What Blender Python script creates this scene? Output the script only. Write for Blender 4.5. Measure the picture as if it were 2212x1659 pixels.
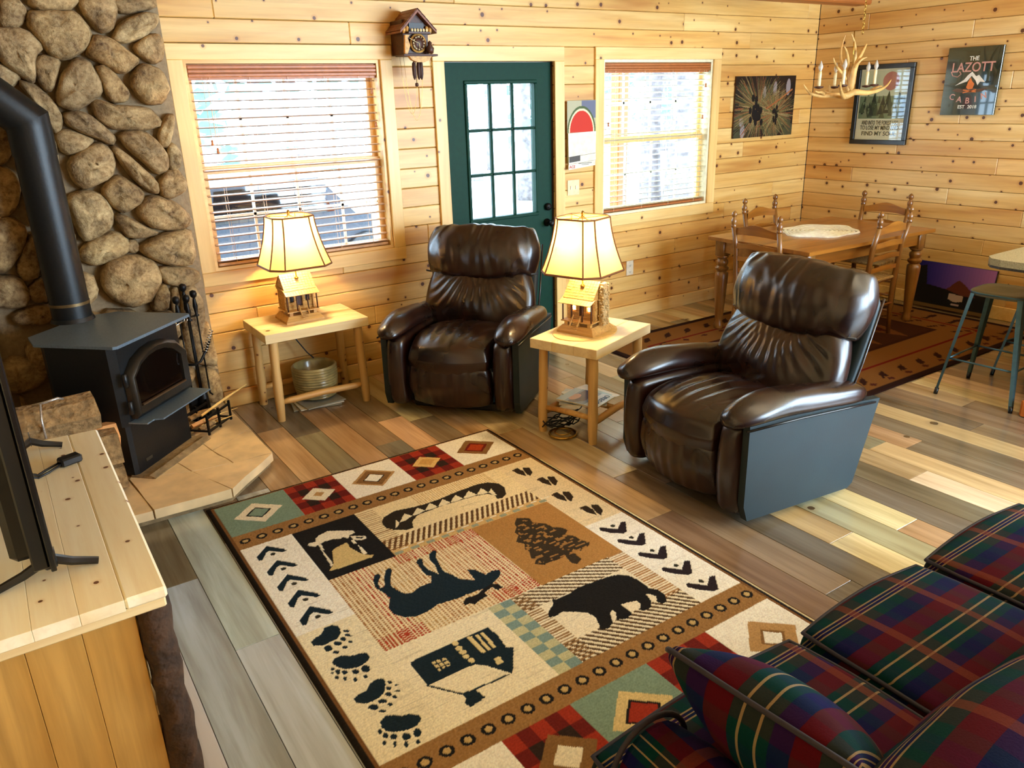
import bpy, bmesh, math, random
import numpy as np
from mathutils import Vector, Matrix, noise
R = math.radians
rnd = random.Random(7)
for o in list(bpy.data.objects): bpy.data.objects.remove(o)
SC = bpy.context.scene
COL = SC.collection
# ------------------------------------------------------------------ camera, solved from the room's own lines
CAMP = np.array([-1.21319, -4.89546, 1.79983]); YAW, PIT, ROL, FPX = R(-33.24100), R(-20.04726), R(-1.79876), 1683.855
W0, H0 = 2212, 1659
def cam_axes():
    cy, sy, cp, sp = math.cos(YAW), math.sin(YAW), math.cos(PIT), math.sin(PIT)
    f = np.array([-sy*cp, cy*cp, sp]); r = np.array([cy, sy, 0]); u = np.cross(r, f)
    cr, sr = math.cos(ROL), math.sin(ROL)
    return r*cr+u*sr, -r*sr+u*cr, f
CR, CU, CF = cam_axes()
def ray(u, v, axis, val):      # where a measured point of the photograph lies on a known wall, floor or table plane
    d = (u-W0/2)/FPX*CR - (v-H0/2)/FPX*CU + CF
    return CAMP + (val-CAMP[axis])/d[axis]*d
def onfloor(u, v, z=0.0): return ray(u, v, 2, z)[:2]
def onback(u, v, y=0.0): p = ray(u, v, 1, y); return (p[0], p[2])
cam = bpy.data.cameras.new('camera'); co = bpy.data.objects.new('camera', cam); COL.objects.link(co)
m = Matrix.Identity(4)
for i in range(3):
    m[i][0], m[i][1], m[i][2], m[i][3] = CR[i], CU[i], -CF[i], CAMP[i]
co.matrix_world = m
cam.sensor_width = 36; cam.sensor_fit = 'HORIZONTAL'; cam.lens = FPX/W0*36; cam.clip_start = .05
SC.camera = co
# ------------------------------------------------------------------ light
w = bpy.data.worlds.new('sky'); SC.world = w; w.use_nodes = True
bg = w.node_tree.nodes['Background']; bg.inputs[0].default_value = (.64, .83, 1, 1); bg.inputs[1].default_value = 7.5
def area(name, loc, rot, sx, sy, power, col):
    l = bpy.data.lights.new(name, 'AREA'); l.shape = 'RECTANGLE'; l.size, l.size_y, l.energy, l.color = sx, sy, power, col
    o = bpy.data.objects.new(name, l); COL.objects.link(o); o.location = loc; o.rotation_euler = rot; return o
area('daylight_rear_doors', (3.5, -7.05, 1.35), (R(90), 0, 0), 2.8, 2.0, 210, (.60, .80, 1))
area('daylight_side_window', (5.38, -5.7, 1.45), (R(90), 0, R(90)), 2.2, 1.6, 230, (.60, .80, 1))
area('added_ceiling_fill', (2.0, -4.6, 2.66), (0, 0, 0), 1.2, 1.2, 10, (1, .80, .52))  # unseen warm fill added to brighten the room; no fixture known here
def portal(x, z, sx, sz):
    o = area('window_portal', (x, .16, z), (R(-90), 0, 0), sx, sz, 1, (1, 1, 1)); o.data.cycles.is_portal = True
portal(.469, 1.466, 1.19, 1.19); portal(3.504, 1.476, 1.19, 1.17); portal(1.99, 1.43, .56, .9)
SC.view_settings.view_transform = 'Standard'; SC.view_settings.look = 'None'
SC.view_settings.gamma = 1; SC.view_settings.use_curve_mapping = False; SC.view_settings.exposure = 0.85
cy = SC.cycles
cy.max_bounces = 8; cy.diffuse_bounces = 4; cy.glossy_bounces = 4; cy.transmission_bounces = 6; cy.transparent_max_bounces = 8
cy.sample_clamp_indirect = 6; cy.caustics_reflective = False; cy.caustics_refractive = False
cy.use_adaptive_sampling = True; cy.adaptive_threshold = .03
try: cy.use_denoising = True; cy.denoiser = 'OPENIMAGEDENOISE'
except Exception: pass
# ------------------------------------------------------------------ object helpers
def lin(c):
    c = [x/255 for x in c[:3]]
    return tuple((x/12.92 if x <= .04045 else ((x+.055)/1.055)**2.4) for x in c)
def tag(o, label=None, cat=None, group=None, kind=None):
    if label: o['label'] = label
    if cat: o['category'] = cat
    if group: o['group'] = group
    if kind: o['kind'] = kind
    return o
def empty(name, loc=(0, 0, 0), rz=0, label=None, cat=None, group=None, kind=None, parent=None):
    o = bpy.data.objects.new(name, None); COL.objects.link(o); o.location = loc; o.rotation_euler = (0, 0, rz)
    o.empty_display_size = .1
    if parent: o.parent = parent
    return tag(o, label, cat, group, kind)
class MB:
    def __init__(s): s.v = []; s.f = []; s.m = []
    def add(s, vs, fs, mi=0):
        b = len(s.v); s.v += [tuple(float(c) for c in p) for p in vs]; s.f += [tuple(b+i for i in f) for f in fs]; s.m += [mi]*len(fs); return s
    def box(s, c, d, rot=None, bev=0, mi=0, pts=None):
        hx, hy, hz = d[0]/2, d[1]/2, d[2]/2
        if bev <= 0:
            vs = [(x, y, z) for x in (-hx, hx) for y in (-hy, hy) for z in (-hz, hz)]
            fs = [(0, 1, 3, 2), (4, 6, 7, 5), (0, 4, 5, 1), (2, 3, 7, 6), (0, 2, 6, 4), (1, 5, 7, 3)]
        else:
            b = min(bev, hx*.49, hy*.49, hz*.49)
            bm = bmesh.new(); bmesh.ops.create_cube(bm, size=1)
            bmesh.ops.scale(bm, vec=(d[0], d[1], d[2]), verts=bm.verts)
            bmesh.ops.bevel(bm, geom=list(bm.edges), offset=b, segments=1, affect='EDGES')
            bm.verts.index_update(); vs = [tuple(v.co) for v in bm.verts]; fs = [tuple(v.index for v in f.verts) for f in bm.faces]; bm.free()
        M = Matrix.Identity(3)
        if rot: M = Matrix.Rotation(rot[2], 3, 'Z') @ Matrix.Rotation(rot[1], 3, 'Y') @ Matrix.Rotation(rot[0], 3, 'X')
        return s.add([tuple(M @ Vector(v) + Vector(c)) for v in vs], fs, mi)
    def tube(s, path, rad, n=8, cap=True, mi=0, closed=False):
        P = [Vector(p) for p in path]; k = len(P)
        rad = rad if hasattr(rad, '__len__') else [rad]*k
        rings = []; up = Vector((0, 0, 1))
        prev = None
        for i, p in enumerate(P):
            if closed: t = (P[(i+1) % k]-P[i-1])
            else: t = (P[min(i+1, k-1)]-P[max(i-1, 0)])
            t = t.normalized() if t.length > 1e-9 else Vector((0, 0, 1))
            if prev is None:
                a = t.cross(up)
                if a.length < .05: a = t.cross(Vector((1, 0, 0)))
            else: a = prev - t*prev.dot(t)
            a = a.normalized(); prev = a; b = t.cross(a)
            rings.append([p + (a*math.cos(2*math.pi*j/n)+b*math.sin(2*math.pi*j/n))*rad[i] for j in range(n)])
        vs = [q for r_ in rings for q in r_]; fs = []
        for i in range(k if closed else k-1):
            i2 = (i+1) % k
            for j in range(n):
                fs.append((i*n+j, i*n+(j+1) % n, i2*n+(j+1) % n, i2*n+j))
        if cap and not closed: fs += [tuple(range(n-1, -1, -1)), tuple((k-1)*n+j for j in range(n))]
        return s.add(vs, fs, mi)
    def lathe(s, prof, c=(0, 0, 0), n=16, mi=0, sx=1, sy=1, axis='Z'):
        vs = []; fs = []; k = len(prof)
        for r_, z in prof:
            for j in range(n):
                a = 2*math.pi*j/n; v = (r_*math.cos(a)*sx, r_*math.sin(a)*sy, z)
                if axis == 'Y': v = (v[0], v[2], v[1])
                if axis == 'X': v = (v[2], v[0], v[1])
                vs.append((v[0]+c[0], v[1]+c[1], v[2]+c[2]))
        for i in range(k-1):
            for j in range(n): fs.append((i*n+j, i*n+(j+1) % n, (i+1)*n+(j+1) % n, (i+1)*n+j))
        fs += [tuple(range(n-1, -1, -1)), tuple((k-1)*n+j for j in range(n))]
        return s.add(vs, fs, mi)
    def prism(s, poly, a0, a1, axis='Z', mi=0):   # poly in the two other axes
        def P(p, a): return {'Z': (p[0], p[1], a), 'Y': (p[0], a, p[1]), 'X': (a, p[0], p[1])}[axis]
        n = len(poly); vs = [P(p, a0) for p in poly]+[P(p, a1) for p in poly]
        fs = [tuple(range(n-1, -1, -1)), tuple(range(n, 2*n))]+[(i, (i+1) % n, n+(i+1) % n, n+i) for i in range(n)]
        return s.add(vs, fs, mi)
    def grid(s, P, mi=0, wrapu=False, wrapv=False):   # P[i][j] points
        P = np.asarray(P, float); a, b = P.shape[:2]; fs = []
        for i in range(a if wrapu else a-1):
            for j in range(b if wrapv else b-1):
                fs.append((i*b+j, i*b+(j+1) % b, ((i+1) % a)*b+(j+1) % b, ((i+1) % a)*b+j))
        return s.add(P.reshape(-1, 3), fs, mi)
    def build(s, name, mat, parent=None, smooth=False, loc=None, rot=None, fix=True, auto=None):
        me = bpy.data.meshes.new(name); me.from_pydata(s.v, [], s.f)
        if fix:
            bm = bmesh.new(); bm.from_mesh(me); bmesh.ops.recalc_face_normals(bm, faces=bm.faces); bm.to_mesh(me); bm.free()
        mats = mat if isinstance(mat, (list, tuple)) else [mat]
        for q in mats: me.materials.append(q)
        if len(mats) > 1: me.polygons.foreach_set('material_index', s.m)
        if smooth:
            me.polygons.foreach_set('use_smooth', [True]*len(me.polygons))
            if auto: me.set_sharp_from_angle(angle=R(auto))
        me.update()
        o = bpy.data.objects.new(name, me); COL.objects.link(o)
        if parent: o.parent = parent
        if loc is not None: o.location = loc
        if rot is not None: o.rotation_euler = rot
        return o
def sub(o, lv=1):
    md = o.modifiers.new('s', 'SUBSURF'); md.levels = lv; md.render_levels = lv; return o
def copy_tree(o, parent=None):
    c = o.copy(); COL.objects.link(c)
    if parent: c.parent = parent
    for ch in list(o.children): copy_tree(ch, c)
    return c
def softbox(dims, n=(10, 8, 6), e=.35, fn=None, puff=0):
    """rounded cushion: a subdivided box pulled towards a superellipsoid, then shaped by fn(unit coords, pos)"""
    mb = MB(); nx, ny, nz = n; key = {}
    vs = []; fs = []
    def vid(i, j, k):
        t = (i, j, k)
        if t not in key:
            u = np.array([2*i/nx-1, 2*j/ny-1, 2*k/nz-1], float)
            p = u.copy()
            for a in range(3):
                b, c = (a+1) % 3, (a+2) % 3
                p[a] = u[a]*math.sqrt(max(0, 1-e*u[b]**2/2-e*u[c]**2/2+e*e*u[b]**2*u[c]**2/3))
            q = p*np.array(dims)/2
            if puff:
                q[2] += puff*math.copysign(1, u[2])*(1-u[0]**2)*(1-u[1]**2)*abs(u[2])
            if fn: q = np.array(fn(u, q))
            key[t] = len(vs); vs.append(tuple(q))
        return key[t]
    for i in range(nx):
        for j in range(ny):
            for k, fl in ((0, 1), (nz, 0)):
                f = [vid(i, j, k), vid(i+1, j, k), vid(i+1, j+1, k), vid(i, j+1, k)]
                fs.append(f[::-1] if fl else f)
    for i in range(nx):
        for k in range(nz):
            for j, fl in ((0, 0), (ny, 1)):
                f = [vid(i, j, k), vid(i+1, j, k), vid(i+1, j, k+1), vid(i, j, k+1)]
                fs.append(f[::-1] if fl else f)
    for j in range(ny):
        for k in range(nz):
            for i, fl in ((0, 1), (nx, 0)):
                f = [vid(i, j, k), vid(i, j+1, k), vid(i, j+1, k+1), vid(i, j, k+1)]
                fs.append(f[::-1] if fl else f)
    mb.add(vs, fs); return mb
def softring(dims, e, uz, n=8):
    out = []
    for k in range(4):
        for i in range(n):
            t = -1+2*i/n; ux, uy = ((t, 1), (1, -t), (-t, -1), (-1, t))[k]
            out.append((ux*math.sqrt(1-e*uy*uy/2-e*uz*uz/2+e*e*uy*uy*uz*uz/3)*dims[0]/2, uy*math.sqrt(1-e*ux*ux/2-e*uz*uz/2+e*e*ux*ux*uz*uz/3)*dims[1]/2, uz*math.sqrt(1-e*ux*ux/2-e*uy*uy/2+e*e*ux*ux*uy*uy/3)*dims[2]/2))
    return out
# ------------------------------------------------------------------ material helpers
def newmat(name):
    mt = bpy.data.materials.new(name); mt.use_nodes = True; nt = mt.node_tree
    return mt, nt, nt.nodes['Principled BSDF']
def N(nt, t, **kw):
    n = nt.nodes.new(t)
    for k, v in kw.items(): setattr(n, k, v)
    return n
def L(nt, a, b): nt.links.new(a, b)
def val(nt, op, a, b=None, c=None):
    n = N(nt, 'ShaderNodeMath', operation=op)
    for i, x in enumerate((a, b, c)):
        if x is None: continue
        if isinstance(x, (int, float)): n.inputs[i].default_value = x
        else: L(nt, x, n.inputs[i])
    return n.outputs[0]
def mix(nt, f, a, b, blend='MIX'):
    n = N(nt, 'ShaderNodeMix', data_type='RGBA', blend_type=blend)
    for s, x in ((n.inputs[0], f), (n.inputs[6], a), (n.inputs[7], b)):
        if isinstance(x, (int, float)): s.default_value = x
        elif isinstance(x, tuple): s.default_value = (*x[:3], 1)
        else: L(nt, x, s)
    return n.outputs[2]
def ramp(nt, fac, stops, interp='LINEAR'):
    n = N(nt, 'ShaderNodeValToRGB'); n.color_ramp.interpolation = interp
    e = n.color_ramp.elements
    while len(e) < len(stops): e.new(.5)
    for q, (p, c) in zip(e, stops):
        q.position = p; q.color = (*c[:3], 1) if isinstance(c, tuple) else (c, c, c, 1)
    L(nt, fac, n.inputs[0]); return n.outputs[0]
def coords(nt, kind='Object', scale=(1, 1, 1), loc=None):
    t = N(nt, 'ShaderNodeTexCoord'); mp = N(nt, 'ShaderNodeMapping')
    L(nt, t.outputs[kind], mp.inputs[0]); mp.inputs['Scale'].default_value = scale
    if loc is not None:
        if isinstance(loc, tuple): mp.inputs['Location'].default_value = loc
        else: L(nt, loc, mp.inputs['Location'])
    return mp.outputs[0]
def noisen(nt, vec, scale=5, detail=3, rough=.5, dist=0):
    n = N(nt, 'ShaderNodeTexNoise'); L(nt, vec, n.inputs['Vector'])
    n.inputs['Scale'].default_value = scale; n.inputs['Detail'].default_value = detail; n.inputs['Roughness'].default_value = rough; n.inputs['Distortion'].default_value = dist
    return n.outputs[0]
def bump(nt, b, h, s=.3, d=.01):
    n = N(nt, 'ShaderNodeBump'); n.inputs['Strength'].default_value = s; n.inputs['Distance'].default_value = d
    L(nt, h, n.inputs['Height']); L(nt, n.outputs[0], b.inputs['Normal'])
def plain(name, c, rough=.5, metal=0, var=.12, nscale=30, bmp=.15, spec=.5, coat=0, bd=.002):
    mt, nt, b = newmat(name); c = lin(c)
    v = noisen(nt, coords(nt), nscale, 3)
    dk = tuple(x*(1-var) for x in c); lt = tuple(min(1, x*(1+var)) for x in c)
    L(nt, ramp(nt, v, [(.3, dk), (.7, lt)]), b.inputs['Base Color'])
    b.inputs['Roughness'].default_value = rough; b.inputs['Metallic'].default_value = metal
    b.inputs['Specular IOR Level'].default_value = spec; b.inputs['Coat Weight'].default_value = coat
    if bmp: bump(nt, b, v, bmp, bd)
    return mt
def wood(name, light, mid, dark, axis='X', knots=.5, knotcol=(95, 45, 15), rough=.45, kscale=6.0, streak=.5, grain=22, coat=0, ksize=.075, objcol=False, fromrand=True, plane='XZ'):
    """grain runs along the object's own axis; knots are round"""
    mt, nt, b = newmat(name)
    oi = N(nt, 'ShaderNodeObjectInfo'); off = N(nt, 'ShaderNodeCombineXYZ')
    rr = oi.outputs['Random']
    for i, k in enumerate((31.7, 17.3, 53.1)): L(nt, val(nt, 'MULTIPLY', rr, k), off.inputs[i])
    ax = {'X': 0, 'Y': 1, 'Z': 2}[axis]
    sg = [grain]*3; sg[ax] = grain*.06; ss = [7]*3; ss[ax] = .8
    L1 = off.outputs[0] if fromrand else (0, 0, 0)
    g = noisen(nt, coords(nt, 'Object', tuple(sg), L1), 1.6, 4, .6, .35)
    s = noisen(nt, coords(nt, 'Object', tuple(ss), L1), 1.0, 2, .5, .2)
    base = ramp(nt, s, [(.35, lin(light)), (.62, lin(mid)), (.8, lin(dark))])
    col = mix(nt, val(nt, 'MULTIPLY', ramp(nt, g, [(.4, 0.0), (.75, 1.0)]), streak), base, lin(dark))
    if objcol: col = mix(nt, .85, col, oi.outputs['Color'], 'MULTIPLY')
    if knots > 0:
        vc = coords(nt, 'Object', (1, 1, 1), L1)
        sp_ = N(nt, 'ShaderNodeSeparateXYZ'); L(nt, vc, sp_.inputs[0]); c2_ = N(nt, 'ShaderNodeCombineXYZ')
        for i, ch in enumerate(plane): L(nt, sp_.outputs['XYZ'.index(ch)], c2_.inputs[i])
        v = N(nt, 'ShaderNodeTexVoronoi', voronoi_dimensions='2D'); vc = c2_.outputs[0]; v.inputs['Scale'].default_value = kscale; L(nt, vc, v.inputs['Vector']); v.inputs['Randomness'].default_value = .9
        cs = N(nt, 'ShaderNodeSeparateColor'); L(nt, v.outputs['Color'], cs.inputs[0])
        gate = val(nt, 'LESS_THAN', cs.outputs[0], knots)
        rad = val(nt, 'MULTIPLY_ADD', cs.outputs[1], ksize, ksize*.45)
        wob = val(nt, 'MULTIPLY', val(nt, 'SUBTRACT', noisen(nt, vc, 60, 2), .5), .03)
        d = val(nt, 'ADD', v.outputs['Distance'], wob)
        core = val(nt, 'MULTIPLY', val(nt, 'LESS_THAN', d, rad), gate)
        halo = val(nt, 'MULTIPLY', val(nt, 'SMOOTH_MIN', 1.0, val(nt, 'MAXIMUM', 0.0, val(nt, 'SUBTRACT', 1.0, val(nt, 'DIVIDE', d, val(nt, 'MULTIPLY', rad, 2.6)))), .1), gate)
        col = mix(nt, val(nt, 'MULTIPLY', halo, .7), col, lin(dark))
        col = mix(nt, val(nt, 'MULTIPLY', core, .92), col, lin(knotcol))
    L(nt, col, b.inputs['Base Color']); b.inputs['Roughness'].default_value = rough; b.inputs['Coat Weight'].default_value = coat; b.inputs['Coat Roughness'].default_value = .2
    bump(nt, b, g, .12, .003)
    return mt
def vcol(name, rough=.9, bmp=0, spec=.3, nscale=400, coat=0):
    mt, nt, b = newmat(name); a = N(nt, 'ShaderNodeAttribute'); a.attribute_name = 'print'
    n = noisen(nt, coords(nt), nscale, 2)
    L(nt, mix(nt, .35 if bmp else .04, a.outputs['Color'], ramp(nt, n, [(.3, .45), (.7, 1.0)]), 'MULTIPLY'), b.inputs['Base Color'])
    b.inputs['Roughness'].default_value = rough; b.inputs['Specular IOR Level'].default_value = spec; b.inputs['Coat Weight'].default_value = coat; b.inputs['Coat Roughness'].default_value = .08
    if bmp: bump(nt, b, n, bmp, .004)
    return mt
# ------------------------------------------------------------------ printed surfaces: a fine grid whose points carry the dye colour
class Canvas:
    def __init__(s, x0, y0, x1, y1, step, base):
        s.nx = int(round((x1-x0)/step))+1; s.ny = int(round((y1-y0)/step))+1
        s.xs = np.linspace(x0, x1, s.nx); s.ys = np.linspace(y0, y1, s.ny)
        s.X, s.Y = np.meshgrid(s.xs, s.ys); s.C = np.empty((s.ny, s.nx, 3)); s.C[:] = lin(base); s.H = np.zeros((s.ny, s.nx))
    def mask(s, poly):
        p = np.asarray(poly, float); M = np.zeros(s.X.shape, bool)
        i0, i1 = np.searchsorted(s.xs, [p[:, 0].min(), p[:, 0].max()]); j0, j1 = np.searchsorted(s.ys, [p[:, 1].min(), p[:, 1].max()])
        X = s.X[j0:j1+1, i0:i1+1]; Y = s.Y[j0:j1+1, i0:i1+1]; m_ = np.zeros(X.shape, bool)
        for a in range(len(p)):
            x1, y1 = p[a]; x2, y2 = p[a-1]
            if y1 == y2: continue
            c = ((Y < y1) != (Y < y2)) & (X < (x2-x1)*(Y-y1)/(y2-y1)+x1); m_ ^= c
        M[j0:j1+1, i0:i1+1] = m_; return M
    def poly(s, poly, c): s.C[s.mask(poly)] = lin(c)
    def rect(s, x0, y0, x1, y1, c):
        m_ = (s.X >= min(x0, x1)) & (s.X < max(x0, x1)) & (s.Y >= min(y0, y1)) & (s.Y < max(y0, y1))
        if c is not None: s.C[m_] = lin(c)
        return m_
    def ell(s, x, y, a, b, c): s.C[((s.X-x)/a)**2+((s.Y-y)/b)**2 < 1] = lin(c)
    def line(s, a, b, wd, c):
        a = np.array(a, float); b = np.array(b, float); d = b-a; n = np.array([-d[1], d[0]])/max(1e-9, np.hypot(*d))*wd/2
        s.poly([a+n, b+n, b-n, a-n], c)
    def build(s, name, mat, parent=None, place=lambda x, y, h: (x, y, h), thick=0, h0=0, smooth=True):
        V = np.stack(place(s.X, s.Y, s.H+h0), -1).reshape(-1, 3)
        idx = np.arange(s.nx*s.ny).reshape(s.ny, s.nx)
        F = np.stack([idx[:-1, :-1], idx[:-1, 1:], idx[1:, 1:], idx[1:, :-1]], -1).reshape(-1, 4)
        C = s.C.reshape(-1, 3)
        if thick:   # skirt and back so that it has a real edge
            rim = np.concatenate([idx[0, :], idx[1:, -1], idx[-1, -2::-1], idx[-2:0:-1, 0]])
            X, Y = s.X.reshape(-1)[rim], s.Y.reshape(-1)[rim]
            V2 = np.stack(place(X, Y, np.full(len(rim), h0-thick)), -1); b = len(V); n = len(rim)
            V = np.concatenate([V, V2]); C = np.concatenate([C, C[rim]])
            k = np.arange(n); F = np.concatenate([F, np.stack([rim[k], b+k, b+(k+1) % n, rim[(k+1) % n]], -1)])
        me = bpy.data.meshes.new(name); me.vertices.add(len(V)); me.vertices.foreach_set('co', V.astype(np.float32).ravel())
        me.loops.add(F.size); me.polygons.add(len(F)); me.loops.foreach_set('vertex_index', F.astype(np.int32).ravel())
        me.polygons.foreach_set('loop_start', np.arange(0, F.size, 4, dtype=np.int32)); me.polygons.foreach_set('loop_total', np.full(len(F), 4, np.int32))
        me.update(calc_edges=True); me.validate()
        at = me.color_attributes.new('print', 'FLOAT_COLOR', 'POINT')
        at.data.foreach_set('color', np.concatenate([C, np.ones((len(C), 1))], 1).astype(np.float32).ravel())
        me.materials.append(mat)
        if smooth: me.polygons.foreach_set('use_smooth', [True]*len(me.polygons))
        o = bpy.data.objects.new(name, me); COL.objects.link(o)
        if parent: o.parent = parent
        return o
def lettering(text, size, mat, parent, M, name='lettering', sx=1, align='CENTER', depth=.0006):
    cu = bpy.data.curves.new(name, 'FONT'); cu.body = text; cu.size = size; cu.align_x = align; cu.align_y = 'CENTER'; cu.extrude = depth; cu.offset = size*.012; cu.resolution_u = 3
    t = bpy.data.objects.new('tmp', cu); COL.objects.link(t); bpy.context.view_layer.update()
    me = bpy.data.meshes.new_from_object(t.evaluated_get(bpy.context.evaluated_depsgraph_get()))
    bpy.data.objects.remove(t); bpy.data.curves.remove(cu)
    me.transform(Matrix.Diagonal((sx, 1, 1, 1))); me.transform(M); me.materials.clear(); me.materials.append(mat); me.name = name
    o = bpy.data.objects.new(name, me); COL.objects.link(o)
    if parent: o.parent = parent
    return o
# ------------------------------------------------------------------ materials
PINE = wood('knotty_pine', (240, 204, 134), (226, 178, 100), (178, 110, 42), knots=.5, knotcol=(74, 28, 8), streak=.4, rough=.42, objcol=True, kscale=7.5, ksize=.075)
TRIM = wood('pine_trim', (244, 208, 138), (234, 190, 114), (190, 130, 60), knots=.2, ksize=.045, streak=.3, rough=.4)
TRIMV = wood('pine_trim_upright', (244, 208, 138), (234, 190, 114), (190, 130, 60), axis='Z', knots=.2, ksize=.045, streak=.3, rough=.4)
FLOORW = wood('vinyl_plank', (240, 234, 222), (214, 202, 182), (142, 124, 98), axis='Y', knots=.14, knotcol=(70, 52, 34), kscale=3.2, ksize=.05, streak=.6, rough=.2, coat=.25, grain=14, objcol=True, plane='XY')
TABW = wood('blond_pine', (240, 218, 170), (232, 202, 146), (190, 142, 82), plane='XY', knots=.12, streak=.3, rough=.35)
LOGW = wood('peeled_log', (226, 188, 126), (212, 168, 100), (160, 106, 50), axis='Z', knots=.35, kscale=9, ksize=.05, streak=.4)
LOGX = wood('peeled_log_rail', (222, 176, 106), (206, 152, 82), (140, 86, 36), axis='X', knots=.3, kscale=9, ksize=.05, streak=.5)
HONEY = wood('honey_oak', (166, 106, 36), (146, 88, 26), (98, 52, 12), knots=.0, streak=.5, rough=.3, coat=.3)
HONEYZ = wood('honey_oak_upright', (146, 98, 42), (124, 76, 28), (82, 44, 14), axis='Z', knots=.0, streak=.5, rough=.3, coat=.3)
CONS = wood('console_pine_end', (206, 160, 86), (190, 138, 62), (128, 92, 40), axis='Z', knots=.3, kscale=4, streak=.45)
CONT = wood('console_pine_top', (252, 240, 208), (246, 226, 182), (214, 170, 112), axis='Y', knots=.45, kscale=8, ksize=.04, streak=.3, rough=.3, coat=.2, plane='XY')
GREEN = plain('green_door_paint', (6, 50, 36), .6, var=.1, spec=.2)
BLACK = plain('black_stove_steel', (22, 23, 24), .42, .3, var=.2, nscale=90, bmp=.2)
STTOP = plain('stove_top_steel_sheen', (104, 120, 134), .4, .25, var=.15, nscale=120)  # cool window reflection painted into the steel's base colour
IRON = plain('wrought_iron', (22, 20, 20), .45, .6)
CHROME = plain('chrome', (200, 200, 200), .18, 1, bmp=0)
BRASS = plain('brass', (190, 150, 70), .25, 1, bmp=0)
BARK = plain('dark_bark', (62, 40, 22), .9, var=.5, nscale=22, bmp=1, bd=.02)
MORT = plain('mortar', (150, 128, 98), .95, var=.18, nscale=40, bmp=.7, bd=.006)
WHITE = plain('white_plastic', (226, 214, 190), .4, bmp=0)
PAPER = plain('paper', (222, 214, 196), .6, bmp=0)
BLIND = plain('wood_blind_slat', (214, 172, 132), .4, bmp=.05)
VALAN = plain('blind_headrail_wood', (176, 104, 52), .4)
ICAN = plain('orange_oak_cabinet', (186, 104, 40), .4)
DARKP = plain('black_plastic', (12, 12, 13), .3, bmp=0)
CORDM = plain('black_cord', (16, 14, 14), .5, bmp=0)
TEALS = plain('stool_slate_blue_metal', (72, 104, 112), .35, .6)
SEATM = plain('stool_seat_metal', (92, 86, 62), .5, .4)
ANTL = plain('antler', (206, 160, 92), .5, var=.3, nscale=14, bmp=.4)
LACE = plain('cream_lace', (250, 242, 224), .9)
CLAY = plain('ribbed_glaze', (150, 134, 86), .3, var=.3, nscale=18, coat=.3)
MUNT = plain('white_window_sash', (226, 224, 216), .4, bmp=0)
SASHW = plain('pine_sash', (226, 178, 110), .4)
CLKB = plain('walnut_carving', (70, 34, 14), .5, var=.4, nscale=60, bmp=.5)
CLKR = plain('clock_roof_wood', (120, 64, 28), .5, var=.35, nscale=50)
CLKL = plain('clock_light_wood', (204, 150, 74), .5, var=.3, nscale=60)
IVORY = plain('ivory_detail', (236, 214, 160), .5, bmp=0)
PINEC = plain('pine_cone_weight', (58, 26, 14), .6, var=.4, nscale=160, bmp=.6)
BRICKW = plain('split_firewood', (222, 158, 96), .85, var=.25, nscale=14, bmp=.6)
WOODBARK = plain('firewood_bark', (148, 116, 74), .95, var=.45, nscale=30, bmp=1, bd=.015)
STRAW = plain('kindling', (226, 186, 110), .7)
GLZ = None
def glass():
    mt, nt, b = newmat('window_glass'); nt.nodes.remove(b)
    g = N(nt, 'ShaderNodeBsdfGlossy'); g.inputs[1].default_value = .03; t = N(nt, 'ShaderNodeBsdfTransparent'); t.inputs[0].default_value = (.95, .98, 1, 1)
    lw = N(nt, 'ShaderNodeLayerWeight'); f = N(nt, 'ShaderNodeMath', operation='MULTIPLY_ADD'); L(nt, val(nt, 'POWER', lw.outputs['Facing'], 5.0), f.inputs[0]); f.inputs[1].default_value = .92; f.inputs[2].default_value = .04; mx = N(nt, 'ShaderNodeMixShader')
    L(nt, f.outputs[0], mx.inputs[0]); L(nt, t.outputs[0], mx.inputs[1]); L(nt, g.outputs[0], mx.inputs[2]); L(nt, mx.outputs[0], nt.nodes['Material Output'].inputs[0]); return mt
GLASS = glass()
def darkglass(name, c, rough=.05):
    mt, nt, b = newmat(name); b.inputs['Base Color'].default_value = (*lin(c), 1); b.inputs['Roughness'].default_value = rough; b.inputs['Coat Weight'].default_value = 1; b.inputs['Coat Roughness'].default_value = .03; return mt
SCREEN = darkglass('tv_screen', (8, 8, 10)); STGL = darkglass('stove_glass', (16, 8, 5))
def leather(name, c, c2, rough=.3):
    mt, nt, b = newmat(name); v = noisen(nt, coords(nt), 9, 4, .6); f = noisen(nt, coords(nt), 120, 3)
    v = noisen(nt, coords(nt), 5, 2, .5); L(nt, ramp(nt, v, [(.3, lin(c)), (.8, lin(c2))]), b.inputs['Base Color'])
    L(nt, ramp(nt, v, [(.3, rough-.02), (.7, rough+.05)]), b.inputs['Roughness']); b.inputs['Coat Weight'].default_value = .25; b.inputs['Coat Roughness'].default_value = .22
    bump(nt, b, f, .12, .0015); return mt
LEATH = leather('brown_leather', (22, 9, 6), (44, 20, 12), .27); LEATH_DAYLIT = leather('side_leather_daylit', (26, 38, 42), (36, 50, 54), .5); LEATH_DAYLIT.node_tree.nodes['Principled BSDF'].inputs['Coat Weight'].default_value = 0; LEATH_DAYLIT.node_tree.nodes['Principled BSDF'].inputs['Specular IOR Level'].default_value = .3  # side and back panels: bluish daylight put into the leather colour
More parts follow.
